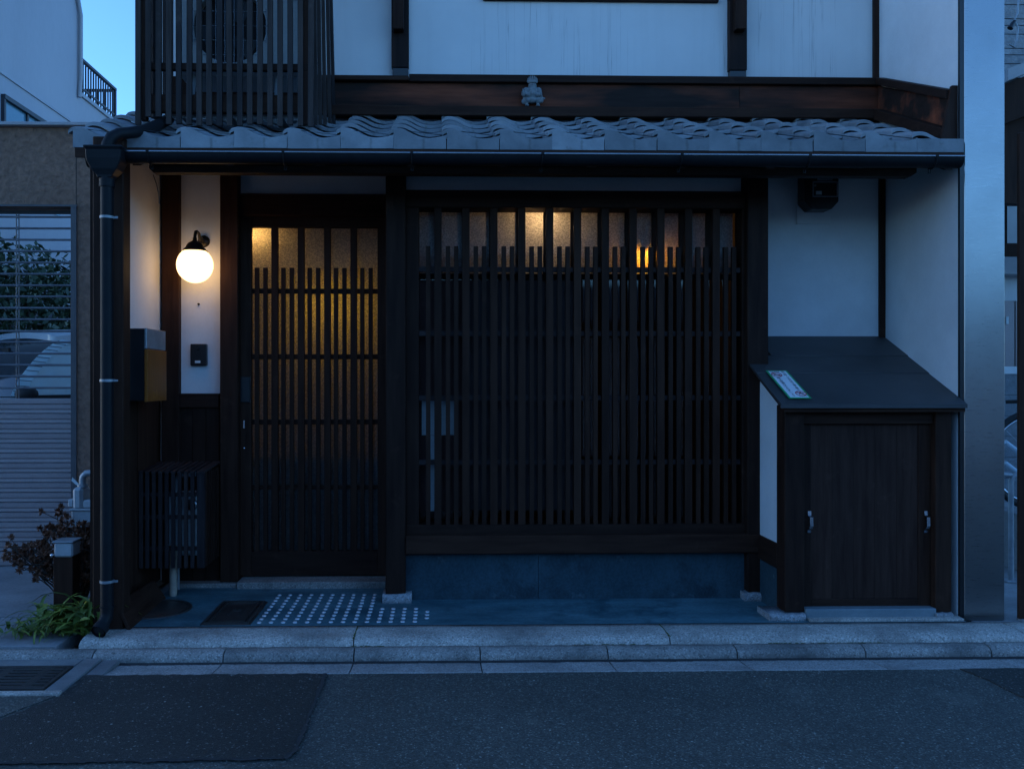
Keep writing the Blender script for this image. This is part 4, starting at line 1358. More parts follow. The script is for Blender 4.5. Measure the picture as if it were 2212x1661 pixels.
    flat("prohibition_ring", ringq(c2[0], c2[1], rr, .005), red_ink, .0036)
    dg = bpy.context.evaluated_depsgraph_get()
    def text(name, s, size, x, y, m=black_ink):
        cu = bpy.data.curves.new("lettering", 'FONT')
        cu.body = s; cu.size = size; cu.align_x = 'CENTER'; cu.align_y = 'CENTER'
        cu.extrude = .0002; cu.resolution_u = 2
        o = bpy.data.objects.new("lettering_source", cu)
        COL.objects.link(o)
        bpy.context.view_layer.update()
        me = bpy.data.meshes.new_from_object(o.evaluated_get(bpy.context.evaluated_depsgraph_get()))
        bpy.data.objects.remove(o); bpy.data.curves.remove(cu)
        if len(me.vertices) == 0:
            return
        mb = MB()
        mb.v = [M @ (v.co + Vector((x, -y, .0030))) for v in me.vertices]
        mb.f = [tuple(p.vertices) for p in me.polygons]
        mb.sm = [False] * len(mb.f)
        bpy.data.meshes.remove(me)
        mb.build(name, m, sg)
    def column(name, s, cx, y0, y1, size):
        st = (y1 - y0) / len(s)
        for i, ch in enumerate(s):
            text(name, ch, size, cx, y0 + st * (i + .5))
    try:
        column("letter", "路上喫煙はやめましょう", wdt * .30, lng * .27, lng * .95, .019)
        column("letter", "吸い殻・ごみのポイ捨て禁止", wdt * .74, lng * .04, lng * .73, .018)
        text("caption", "Street Smoking", .0085, wdt * .36, lng * .045)
        text("caption", "is Prohibited", .0085, wdt * .36, lng * .072)
        text("caption", "Don't Litter", .0085, wdt * .70, lng * .935)
    except Exception as e:
        print("lettering skipped", e)
storage()

# ------------------------------------------------------------------ roof guardian figurine
def figurine():
    Yq = 0.215
    x, z = fx(1150, Yq), zfb + .0005
    s = F / (Yq - CAMY)
    h = 66.0 / s
    t = thing("guardian_figurine", "small grey clay bearded guardian figurine standing on the fascia ledge", "figurine", (x, Yq, z))
    m = MB()
    u = h / 1.28           # unit: crop height about 1.28
    def e(cx, cy, cz, rx, ry, rz): m.ball((x + cx * u, Yq + cy * u, z + cz * u), 1.0, 14, 10, (rx * u, ry * u, rz * u))
    for sx in (-1, 1):
        e(.23 * sx, -.05, .05, .09, .14, .055)       # boots
        e(.23 * sx, .02, .15, .065, .07, .12)        # shins
        e(.20 * sx, .0, .30, .15, .14, .13)          # skirted thighs
        e(.26 * sx, .02, .25, .14, .12, .10)
        e(.26 * sx, .0, .68, .14, .13, .15)          # shoulders
        e(.31 * sx, -.05, .55, .10, .11, .14)        # upper arms
        e(.21 * sx, -.15, .47, .09, .09, .08)        # fists
    e(0, .02, .32, .24, .17, .16)
    e(0, .02, .46, .25, .18, .15)
    e(0, -.02, .55, .22, .19, .17)                   # belly
    e(0, .02, .68, .25, .17, .16)                    # chest
    e(0, -.12, .68, .17, .08, .17)                   # beard
    e(0, -.12, .60, .10, .06, .10)
    e(0, -.01, .88, .185, .16, .16); e(0, .02, .78, .21, .15, .12)                  # head
    e(0, -.15, .90, .035, .05, .04)                  # nose
    e(-.06, -.14, .94, .05, .03, .02); e(.06, -.14, .94, .05, .03, .02)
    e(0, -.15, .82, .09, .04, .025)
    e(.34, .03, .46, .10, .07, .12); e(-.30, .03, .42, .10, .08, .12); e(.42, .03, .38, .14, .05, .05); e(.27, .03, .36, .14, .12, .12); e(-.27, .03, .34, .13, .12, .12); e(.36, .03, .28, .12, .06, .10); e(-.36, .03, .24, .10, .06, .12)
    e(-.40, -.03, .56, .07, .07, .13)
    body = m.build("body", clay_fig, t, origin=(x, Yq, z))
    rm = body.modifiers.new("fuse", 'REMESH'); rm.mode = 'VOXEL'; rm.voxel_size = .0028; rm.use_smooth_shade = True
    c = MB()
    c.lathe([(.18 * u, 0), (.20 * u, .06 * u), (.185 * u, .10 * u), (.11 * u, .14 * u), (0, .15 * u)], (x, Yq, z + .98 * u), 20)
    for k in range(9):
        a = math.pi * (k / 8) + math.pi
        px_, py_ = math.cos(a) * .20 * u, math.sin(a) * .17 * u
        hh = (.12 + .13 * math.sin(math.pi * k / 8)) * u
        c.ball((x + px_, Yq + py_ * .6, z + 1.02 * u + hh * .5), 1, 8, 6, (.034 * u, .03 * u, hh * .65))
    c.build("crown", clay_fig, t)
    MB().tube([(x - .36 * u, Yq - .14 * u, z + .42 * u), (x - .40 * u, Yq - .16 * u, z + .58 * u), (x - .42 * u, Yq - .15 * u, z + .72 * u)], [.03 * u, .035 * u, .012 * u], 8).build("sword", clay_fig, t)
figurine()

# ------------------------------------------------------------------ slatted screen with the air conditioner behind
def screen_and_ac():
    Ys = -0.42
    px0, pit = 297.5, 22.03
    x0 = fx(px0, Ys)
    p = fx(px0 + pit, Ys) - x0
    w = p * .52
    zb = fz(480, 270, Ys)
    ztop = 4.35
    x_l, x_r = x0 - w / 2, x0 + p * 17 + w / 2
    t = thing("slatted_screen", "tall weathered slatted timber screen standing on the tiled eave", "screen", ((x_l + x_r) / 2, -.1, zb))
    s0 = s1 = None
    rr = random.Random(5)
    for i in range(18):
        xi = x0 + p * i
        short = i in (1, 2)
        if short:
            o = MB().box(xi - w / 2, xi + w / 2, Ys, Ys + .018, fz(320, 252, Ys), ztop)
            if s1 is None: s1 = o.build("slat", wood_grey, t)
            else: dup(s1, t, W[s1.name] + Vector((p, 0, 0)))
        elif s0 is None:
            s0 = MB().box(xi - w / 2, xi + w / 2, Ys, Ys + .018, zb, ztop).build("slat", wood_grey, t)
        else:
            dup(s0, t, W[s0.name] + Vector((p * i, rr.uniform(-.003, .003), rr.uniform(-.006, .006))), (0, rr.uniform(-.004, .004), rr.uniform(-.03, .03)))
    # side slats (right) leaning out towards the foot
    for i, yy in enumerate((-.36, -.24, -.10, .06, .20)):
        f = .010 + .028 * i / 4
        z_b = zb + max(0, (yy - Ys)) * .30
        MB().hexa([(x_r - .015 + f, yy, z_b), (x_r + .003 + f, yy, z_b), (x_r + .003 + f, yy + .03, z_b + .012), (x_r - .015 + f, yy + .03, z_b + .012),
                   (x_r - .018, yy, ztop), (x_r, yy, ztop), (x_r, yy + .03, ztop), (x_r - .018, yy + .03, ztop)]).build("slat", wood_grey, t)
    # left side slats
    for yy in (-.34, -.22, -.10, .02, .14):
        bx("slat", wood_grey, t, x_l, x_l + .016, yy, yy + .028, zb + .10 + (yy + .34) * .3, ztop)
    def rail(ya, yb, Y, d, m=wood_h, name="cross_rail", xa=None, xb=None):
        bx(name, m, t, xa if xa is not None else x_l + .018, xb if xb is not None else x_r - .018, Y, Y + d, fz(480, yb, Y), fz(480, ya, Y), .002)
    rail(137, 152, Ys + .0185, .03)
    rail(205, 243, Ys + .022, .035)
    bx("corner_post", wood_v, t, x_r - .06, x_r - .022, Ys + .02, Ys + .06, zb + .01, ztop)
    bx("corner_post", wood_v, t, x_l + .019, x_l + .05, Ys + .02, Ys + .06, zb + .03, ztop)
    # dark back boarding at the foot
    bx("back_board", wood_h, t, x_l + .018, x_r - .03, .10, .12, fz(480, 250, .1), fz(480, 166, .1))
    # metal shelf
    zsh = fz(480, 256, Ys + .08)
    sh = MB()
    sh.box(x_l + .13, x_r - .03, Ys + .075, Ys + .083, zsh, fz(480, 245, Ys + .08))
    sh.box(x_l + .13, x_r - .03, .02, .03, zsh + .1, zsh + .13)
    for xx in (x_l + .2, x_l + .45, x_r - .2):
        sh.box(xx, xx + .03, Ys + .0832, .0198, zsh + .01, zsh + .02)
    sh.build("shelf", galv, t)
    for xx, le in ((x_l + .262, .25), (x_r - .215, .26)):
        MB().hexa([(xx - .008, Ys + .06, zsh + .004), (xx + .016, Ys + .06, zsh + .004), (xx + .016, Ys + .07, zsh + .004), (xx - .008, Ys + .07, zsh + .004),
                   (xx + .010, Ys + .09, zsh + .26), (xx + .032, Ys + .09, zsh + .26), (xx + .032, Ys + .10, zsh + .26), (xx + .010, Ys + .10, zsh + .26)]).build("strut", galv, t)
    # air conditioner
    Ya = Ys + .085
    xa, xb = fx(388, Ya), fx(668, Ya)
    z0, z1 = fz(500, 166, Ya), fz(500, -90, Ya)
    a = thing("air_conditioner", "white outdoor air conditioner unit behind the slatted screen above the eave", "air conditioner", ((xa + xb) / 2, Ya + .12, z0))
    cx, cz = fx(497, Ya), fz(497, 58, Ya)
    r = 78 / (F / (Ya - CAMY))
    # casing with a round opening
    N = 40
    hole = [(cx + r * math.cos(2 * math.pi * k / N), cz + r * math.sin(2 * math.pi * k / N)) for k in range(N)]
    def edge(a_):
        c_, s_ = math.cos(a_), math.sin(a_)
        tt = 1e9
        if c_ > 1e-6: tt = min(tt, (xb - cx) / c_)
        if c_ < -1e-6: tt = min(tt, (xa - cx) / c_)
        if s_ > 1e-6: tt = min(tt, (z1 - cz) / s_)
        if s_ < -1e-6: tt = min(tt, (z0 + .03 - cz) / s_)
        return (cx + c_ * tt, cz + s_ * tt)
    fm = MB()
    vs = [(q[0], Ya, q[1]) for q in hole] + [(*[edge(2 * math.pi * k / N)[0]], Ya, edge(2 * math.pi * k / N)[1]) for k in range(N)] + [(q[0], Ya + .05, q[1]) for q in hole]
    fs = [(k, (k + 1) % N, N + (k + 1) % N, N + k) for k in range(N)] + [(k, 2 * N + k, 2 * N + (k + 1) % N, (k + 1) % N) for k in range(N)]
    fm.add(vs, fs)
    for cxx, czz in ((xa, z0 + .03), (xb, z0 + .03), (xa, z1), (xb, z1)):
        pass
    fm.build("front_panel", ac_white, a)
    cs = MB()
    cs.box(xa, xb, Ya + .052, Ya + .25, z0 + .03, z1)
    cs.build("casing", ac_white, a)
    bx("base_pan", ac_white, a, xa - .0, xb + .0, Ya - .004, Ya + .25, z0, z0 + .03, .004)
    MB().lathe([(0, 0), (r * .995, 0)], (cx, Ya + .048, cz), 32, axis='Y', smooth=False).build("fan_recess", void_m, a)
    for k in range(3):
        an = k * 2 * math.pi / 3 + .5
        pts = []
        for j in range(6):
            rr_ = r * (.25 + .65 * j / 5)
            pts.append((rr_, an + .5 * j / 5))
        bl = MB()
        vs = []
        for (rr_, aa) in pts: vs.append((cx + rr_ * math.cos(aa), Ya + .044, cz + rr_ * math.sin(aa)))
        for (rr_, aa) in pts: vs.append((cx + rr_ * math.cos(aa + .8), Ya + .03, cz + rr_ * math.sin(aa + .8)))
        bl.add(vs, [(j, j + 1, 7 + j, 6 + j) for j in range(5)], True)
        bl.build("fan_blade", rail_paint, a)
    g = MB()
    for i in range(-8, 9):
        xx = cx + i * r * 1.06 / 8.5
        hh = math.sqrt(max(0, (r * 1.1) ** 2 - (xx - cx) ** 2))
        g.tube([(xx, Ya - .012, cz - hh), (xx, Ya - .012, cz + hh)], .0016, 5)
    for i in range(-4, 5):
        zz_ = cz + i * .076
        hh = math.sqrt(max(0, (r * 1.08) ** 2 - (zz_ - cz) ** 2))
        if hh > .02: g.tube([(cx - hh, Ya - .009, zz_), (cx + hh, Ya - .009, zz_)], .0016, 5)
    g.build("fan_guard", chrome, a)
    lv = MB()
    for i in range(7): lv.box(xb - .10, xb - .03, Ya - .003, Ya - .0005, z0 + .40 + i * .012, z0 + .405 + i * .012)
    lv.build("vent_louvre", grey_box_m, a)
    # drain pipe beside it
    xq = fx(338, -.2)
    d = thing("standing_pipe", "dark vertical drain pipe behind the left end of the slatted screen", "pipe", (xq, -.2, zb + .2))
    MB().tube([(xq, -.2, 2.64), (xq, -.2, 4.3)], .03, 12).build("pipe_run", gutter_m, d)
    xq2 = fx(313, -.25)
    d2 = thing("standing_pipe", "thin grey pipe nearest the left corner of the slatted screen", "pipe", (xq2, -.25, zb + .2))
    MB().tube([(xq2, -.25, 2.66), (xq2, -.25, 4.3)], .017, 12).build("pipe_run", galv, d2)
    bx("joint_clip", galv, d2, xq2 - .02, xq2 + .02, -.275, -.225, fz(313, 98, -.25), fz(313, 94, -.25))
screen_and_ac()

# ------------------------------------------------------------------ steel boxed column on the right
def column():
    Y0 = -.54
    x0, x1 = fx(2083.5, Y0), fx(2170.5, Y0)
    t = thing("steel_column", "tall brushed steel boxed column at the right corner of the house", "column", ((x0 + x1) / 2, Y0 + .1, -.02))
    bx("cladding", steel, t, x0, x1, Y0, Y0 + .2, -.011, 5.2, .003)
    bx("dark_side_strip", black_pl, t, XR + .0005, x0 - .0005, -.537, -.5205, -.011, 5.2)  # black strip paints in the dark left side of the column
    bx("base_gap", joint_dark, t, x0 + .004, x1 - .004, Y0 + .004, Y0 + .19, -.02, -.0112)
column()

# ------------------------------------------------------------------ neighbour on the left: garage wall with roll shutter
YN = 0.90
sN = F / (YN - CAMY)
def garage():
    xo = fx(158, YN)
    xr = -1.80
    xl = -6.0
    zt = fz(100, 275, YN)
    zo = fz(80, 447, YN)
    t = thing("garage_front", "tan stucco garage front with roller shutter left of the house", "garage", (-3.0, YN, 0))
    bx("wall", tan_stucco, t, xl, xr, YN, YN + .22, zo, zt)
    bx("pier", tan_stucco, t, xo + .002, xr, YN + .002, YN + .22, -.03, zo - .0005)
    bx("joint", joint_dark, t, fx(164, YN), fx(165.5, YN), YN - .001, YN + .004, zo, zt)
    bx("coping", coping_m, t, xl, fx(208, YN), YN - .05, YN + .26, zt, zt + .022, .003)
    bx("guide_rail", rail_grey, t, xo - .012, xo + .026, YN - .012, YN + .0, -.026, zo + .01, .002)
    bx("head_trim", rail_grey, t, xl, xo + .03, YN - .016, YN - .002, zo, zo + .012)
    sh = part_empty("roller_shutter", t, (-3.2, YN + .05, 0))
    ys0, ys1 = YN + .045, YN + .07
    z_t = fz(80, 873, YN)
    z_b = -.02
    pitch = 21.2 / sN
    s0 = None
    z = z_t
    k = 0
    xx0 = xl + 2.2
    while z - pitch > z_b + .03:
        m = MB()
        pr = [(ys0 + .010, 0), (ys0, -.006), (ys0, -pitch * .45), (ys0 + .006, -pitch * .62), (ys0 + .004, -pitch * .90), (ys0 + .012, -pitch + .002), (ys1, -pitch + .002), (ys1, 0)]
        m.prism([(xx0, y, z + d) for y, d in pr], (xo - xx0, 0, 0))
        if s0 is None: s0 = m.build("shutter_slat", shutter_m, sh, origin=(xx0, ys0, z))
        else: dup(s0, sh, (xx0, ys0, z))
        z -= pitch; k += 1
    bx("bottom_bar", shutter_m, sh, xx0, xo, ys0 - .004, ys1, z_b, z - .001, .003)
    bx("mid_bar", shutter_m, sh, xx0, xo, ys0, ys1, z_t + .001, fz(80, 861, YN), .003)
    bx("top_bar", rubber, sh, xx0, xo, ys0, ys1, fz(80, 459, YN), fz(80, 452, YN))
    p0 = None
    for i, zz in enumerate((115, 200, 285, 370, 455, 540, 625, 708, 793, 878, 965, 1047, 1132, 1217, 1302, 1387)):
        zp_ = fz(80, 432 + zz * .2927, YN)
        if p0 is None: p0 = MB().tube([(xx0, ys0 + .01, zp_), (xo - .004, ys0 + .01, zp_)], .0075, 8).build("shutter_pipe", pipe_m, sh)
        else: dup(p0, sh, Vector((W[p0.name].x, W[p0.name].y, zp_ - .0075)))
        for px_ in (29, 153):
            xk = fx(px_, YN)
            bx("link", pipe_m, sh, xk - .008, xk + .008, ys0 + .003, ys0 + .017, zp_ - .011, zp_ + .011, .003)
    for px_ in (26.5, 32, 150.5, 156):
        xk = fx(px_, YN)
        MB().tube([(xk, ys0 + .012, fz(80, 865, YN)), (xk, ys0 + .012, fz(80, 455, YN))], .004, 6).build("link_rod", pipe_m, sh)
garage()

# car behind the shutter
def car():
    fwd = Vector((-.6, -.8, 0)).normalized()
    side = Vector((-.8, .6, 0)).normalized()            # from the near side across the car
    Yb = 2.0
    B = Vector((fx(38, Yb), Yb, 0))
    def w(f, s, z): return B + fwd * f + side * s + Vector((0, 0, z))
    t = thing("parked_car", "pale parked car seen through the pipes of the garage shutter", "car", w(-.6, .7, -.03))
    Wd = 1.46
    zb, zw, zt = .14, 1.08, 1.70
    # lower body outline along f (front +)
    prof_b = [(.95, zb), (.98, .55), (.90, .86), (.06, zw), (-2.3, zw + .02), (-2.36, .6), (-2.32, zb)]
    MB().prism([w(f, 0, z) for f, z in prof_b], side * Wd).build("body", car_paint, t, bevel=.03)
    # roof
    ins = .10
    rp = [(-.42, ins), (-.42, Wd - ins), (-2.1, Wd - ins), (-2.1, ins)]
    vs = []
    for i in range(9):
        for j in range(9):
            f = -.36 - 1.80 * i / 8
            s = ins - .03 + (Wd - 2 * ins + .06) * j / 8
            bul = (1 - (2 * j / 8 - 1) ** 2) * .05 + (1 - (2 * i / 8 - 1) ** 4) * .05
            vs.append(w(f, s, 1.585 + bul))
    m = MB().add(vs, [(i * 9 + j, i * 9 + j + 1, (i + 1) * 9 + j + 1, (i + 1) * 9 + j) for i in range(8) for j in range(8)], True)
    vs2 = [v - Vector((0, 0, .05)) for v in vs]
    ring_ = [i * 9 for i in range(9)] + [72 + j for j in range(1, 9)] + [i * 9 + 8 for i in range(7, -1, -1)] + [j for j in range(7, 0, -1)]
    m.add([vs[i] for i in ring_] + [vs2[i] for i in ring_], [(k, (k + 1) % 32, 32 + (k + 1) % 32, 32 + k) for k in range(32)], True)
    m.build("roof", car_paint, t)
    def curve(k):      # A pillar line, bottom to top
        f = .02 - .42 * k ** 1.25
        z = zw + .01 + (1.545 - zw) * (1 - (1 - k) ** 1.35)
        return f, z
    # windscreen
    vs = []
    for i in range(9):
        f, z = curve(i / 8)
        for j in range(7):
            s = .06 + (Wd - .12) * j / 6
            bul = (1 - (2 * j / 6 - 1) ** 2) * .12
            vs.append(w(f + bul, s, z))
    MB().add(vs, [(i * 7 + j, i * 7 + j + 1, (i + 1) * 7 + j + 1, (i + 1) * 7 + j) for i in range(8) for j in range(6)], True).build("windscreen", car_glass, t)
    # pillar band with dark ribs
    pb = MB(); rb = MB()
    for i in range(14):
        f0, z0 = curve(i / 14); f1, z1 = curve((i + 1) / 14)
        pb.add([w(f0 + .02, .03, z0), w(f0 - .07, -.005, z0 - .01), w(f1 - .07, -.005, z1 - .01), w(f1 + .02, .03, z1)], [(0, 1, 2, 3)])
        rb.prism([w(f0 + .018, .026, z0), w(f0 - .068, -.009, z0 - .01), w(f0 - .068, -.009, z0 - .006), w(f0 + .018, .026, z0 + .004)], w(0, -.004, 0) - w(0, 0, 0))
    po = pb.build("pillar", shade_m, t)
    rb.build("rib", rubber, po)
    # side window with a silver shade
    poly = [curve(i / 10) for i in range(11)]
    pts = [w(f - .08, .004, z - .005) for f, z in poly] + [w(-1.2, .004, 1.54), w(-1.2, .004, zw + .03)]
    MB().prism(pts, side * .02).build("side_window", shade_m, t)
    bx_ = MB().prism([w(.0, -.02, zw - .02), w(-1.2, -.02, zw - .02), w(-1.2, -.02, zw + .02), w(-.03, -.02, zw + .02)], side * .03)
    bx_.build("window_trim", rubber, t)
    pts = [w(-1.24, .004, zw + .03), w(-1.24, .004, 1.54), w(-2.0, .03, 1.52), w(-2.25, .01, zw + .03)]
    MB().prism(pts, side * .02).build("side_window", car_glass, t)
    MB().prism([w(-2.2, .05, zw), w(-2.2, Wd - .05, zw), w(-2.08, Wd - .08, 1.56), w(-2.08, .08, 1.56)], fwd * .04).build("rear_window", car_glass, t)
    MB().prism([w(-.16, .42, 1.44), w(-.16, .66, 1.44), w(-.16, .66, 1.49), w(-.16, .42, 1.49)], fwd * .02).build("mirror", rubber, t)
    MB().ball(w(-.02, -.10, zw + .03), .09, 12, 8, (1, .8, .7)).build("door_mirror", rubber, t)
    for f in (.55, -1.85):
        for s in (0.08, Wd - .08):
            c = w(f, s, .28)
            d = side * .09
            tw = MB().tube([c - d, c - d * .6, c + d * .6, c + d], [.25, .28, .28, .25], 24).build("wheel", rubber, t)
            MB().tube([c - d * 1.05, c + d * 1.05], .17, 18).build("rim", chrome, tw)
    for s in (.2, Wd - .2):
        MB().ball(w(.95, s, .66), .10, 12, 8, (1, 1, .8)).build("headlight", chrome, t)
car()

# hedge behind the car
def cards(points, size, rng, jitter=1.0):
    m = MB()
    for p in points:
        d = Vector((rng.gauss(0, 1), rng.gauss(0, 1), rng.gauss(0, 1) + .3)).normalized()
        e1 = d.orthogonal().normalized()
        e1.rotate(Matrix.Rotation(rng.uniform(0, 6.28), 3, d))
        e2 = d.cross(e1)
        s = size * rng.uniform(.6, 1.3)
        p = Vector(p)
        m.add([p - e1 * s, p - e2 * s * .45, p + e1 * s, p + e2 * s * .45], [(0, 1, 2, 3)], False)
    return m
rh = random.Random(21)
hedge = thing("garden_hedge", "dense dark leafy hedge behind the parked car", "hedge", (-4.4, 4.9, 0))
pts = []
for _ in range(11000):
    y = rh.uniform(3.5, 6.4)
    x = -4.45 + rh.gauss(0, .2)
    z = rh.uniform(.2, 2.75)
    top = 2.55 + .35 * mnoise.noise(Vector((y * 1.7, 0, 3)))
    if z > top + rh.uniform(-.2, .15): continue
    dn = mnoise.noise(Vector((x * 3, y * 3, z * 3)))
    if dn < -.45: continue
    pts.append((x + .12 * mnoise.noise(Vector((y * 2, z * 2, 1))), y, z))
cards(pts, .048, rh).build("foliage", hedge_m, hedge)
for i in range(7):
    y = 3.7 + i * .42
    MB().tube([(-4.45, y, -.03), (-4.43, y + .03, 1.0), (-4.47, y - .02, 2.3)], [.035, .03, .012], 7).build("trunk", twig_m, hedge)

# far building upper left
def far_building():
    X = -4.85
    y0, y1 = 2.2, None
    s = (VPX - 178) / -X
    y1 = F / s + CAMY
    s2 = (VPX - 255) / -X
    y2 = F / s2 + CAMY
    t = thing("neighbour_building", "tall pale rendered building rising behind the garage front", "building", (X - 2, 5, 0))
    bx("wall", far_wall, t, X - 5, X, y0, y1, -.03, 9.5)
    bx("moulding", far_wall, t, X + .0005, X + .018, y0, y1 - .002, 4.60, 4.63)
    wn_ = part_empty("window", t, (X, 5.2, 3.6))
    ya = F / ((VPX - 17) / -X) + CAMY
    bx("pane", mottled("blue_window_glass", (0.10, 0.22, 0.27), (0.12, 0.25, 0.30), 2, .1, bump=0, spec=.6), wn_, X + .001, X + .01, ya, 6.2, 3.3, 4.33)
    fr = MB()
    fr.box(X + .001, X + .05, ya - .04, 6.25, 4.332, 4.38)
    fr.box(X + .001, X + .04, ya - .04, ya - .001, 3.3, 4.331)
    ym = F / ((VPX - 64) / -X) + CAMY
    fr.box(X + .0105, X + .03, ym, ym + .04, 3.3, 4.331)
    fr.build("frame", rail_paint, wn_)
    bx("terrace", far_wall, t, X - 5, X - .01, y1 + .001, y2, -.03, 5.05)
    bx("parapet_cap", coping_m, t, X - .12, X + .02, y1 + .001, y2 + .03, 5.051, 5.10)
    # cable down the corner
    MB().tube([(X + .03, y1 - .55, 7.05), (X + .03, y1 - .4, 6.9), (X + .03, y1 - .12, 6.35), (X + .04, y1 - .03, 6.1), (X + .04, y1 - .03, 5.3), (X + .03, y1 - .05, 5.0)], .028, 7).build("cable", coping_m, t)
    r = thing("terrace_railing", "dark metal balustrade on the terrace against the pale sky", "railing", (X, (y1 + y2) / 2, 5.1))
    zt = 5.54
    b0 = None
    n = 15
    for i in range(n):
        y = y1 + .06 + (y2 - y1 - .06) * i / (n - 1)
        if i == n - 1:
            bx("post", rail_paint, r, X - .03, X + .015, y - .02, y + .02, 5.1, zt - .001)
        elif b0 is None:
            b0 = bx("baluster", rail_paint, r, X - .014, X + .004, y - .009, y + .009, 5.1, zt - .02)
        else: dup(b0, r, W[b0.name] + Vector((0, y - y1 - .06, 0)))
    bx("hand_rail", rail_paint, r, X - .03, X + .018, y1 + .02, y2 + .02, zt, zt + .035)
    bx("bottom_rail", rail_paint, r, X - .015, X + .006, y1 + .02, y2, 5.16, 5.185)
    # back run
    for i in range(14):
        bx("baluster", rail_paint, r, X - .16 - i * .11, X - .142 - i * .11, y2 - .01, y2 + .01, 5.1, zt - .02)
    bx("hand_rail", rail_paint, r, X - 1.8, X - .031, y2 - .02, y2 + .018, zt - .019, zt + .016)
    sd_ = thing("tiled_shed", "small shed with dark roof behind the hedge", "shed", (-3.9, 8.3, 0))
    bx("wall", siding_m, sd_, -4.75, -3.2, 8.6, 10.2, -.03, 2.9)
    MB().prism([(-4.85, 8.4, 2.85), (-3.95, 8.4, 3.55), (-3.05, 8.4, 2.85)], (0, 2.0, 0)).build("roof", rail_paint, sd_)
far_building()

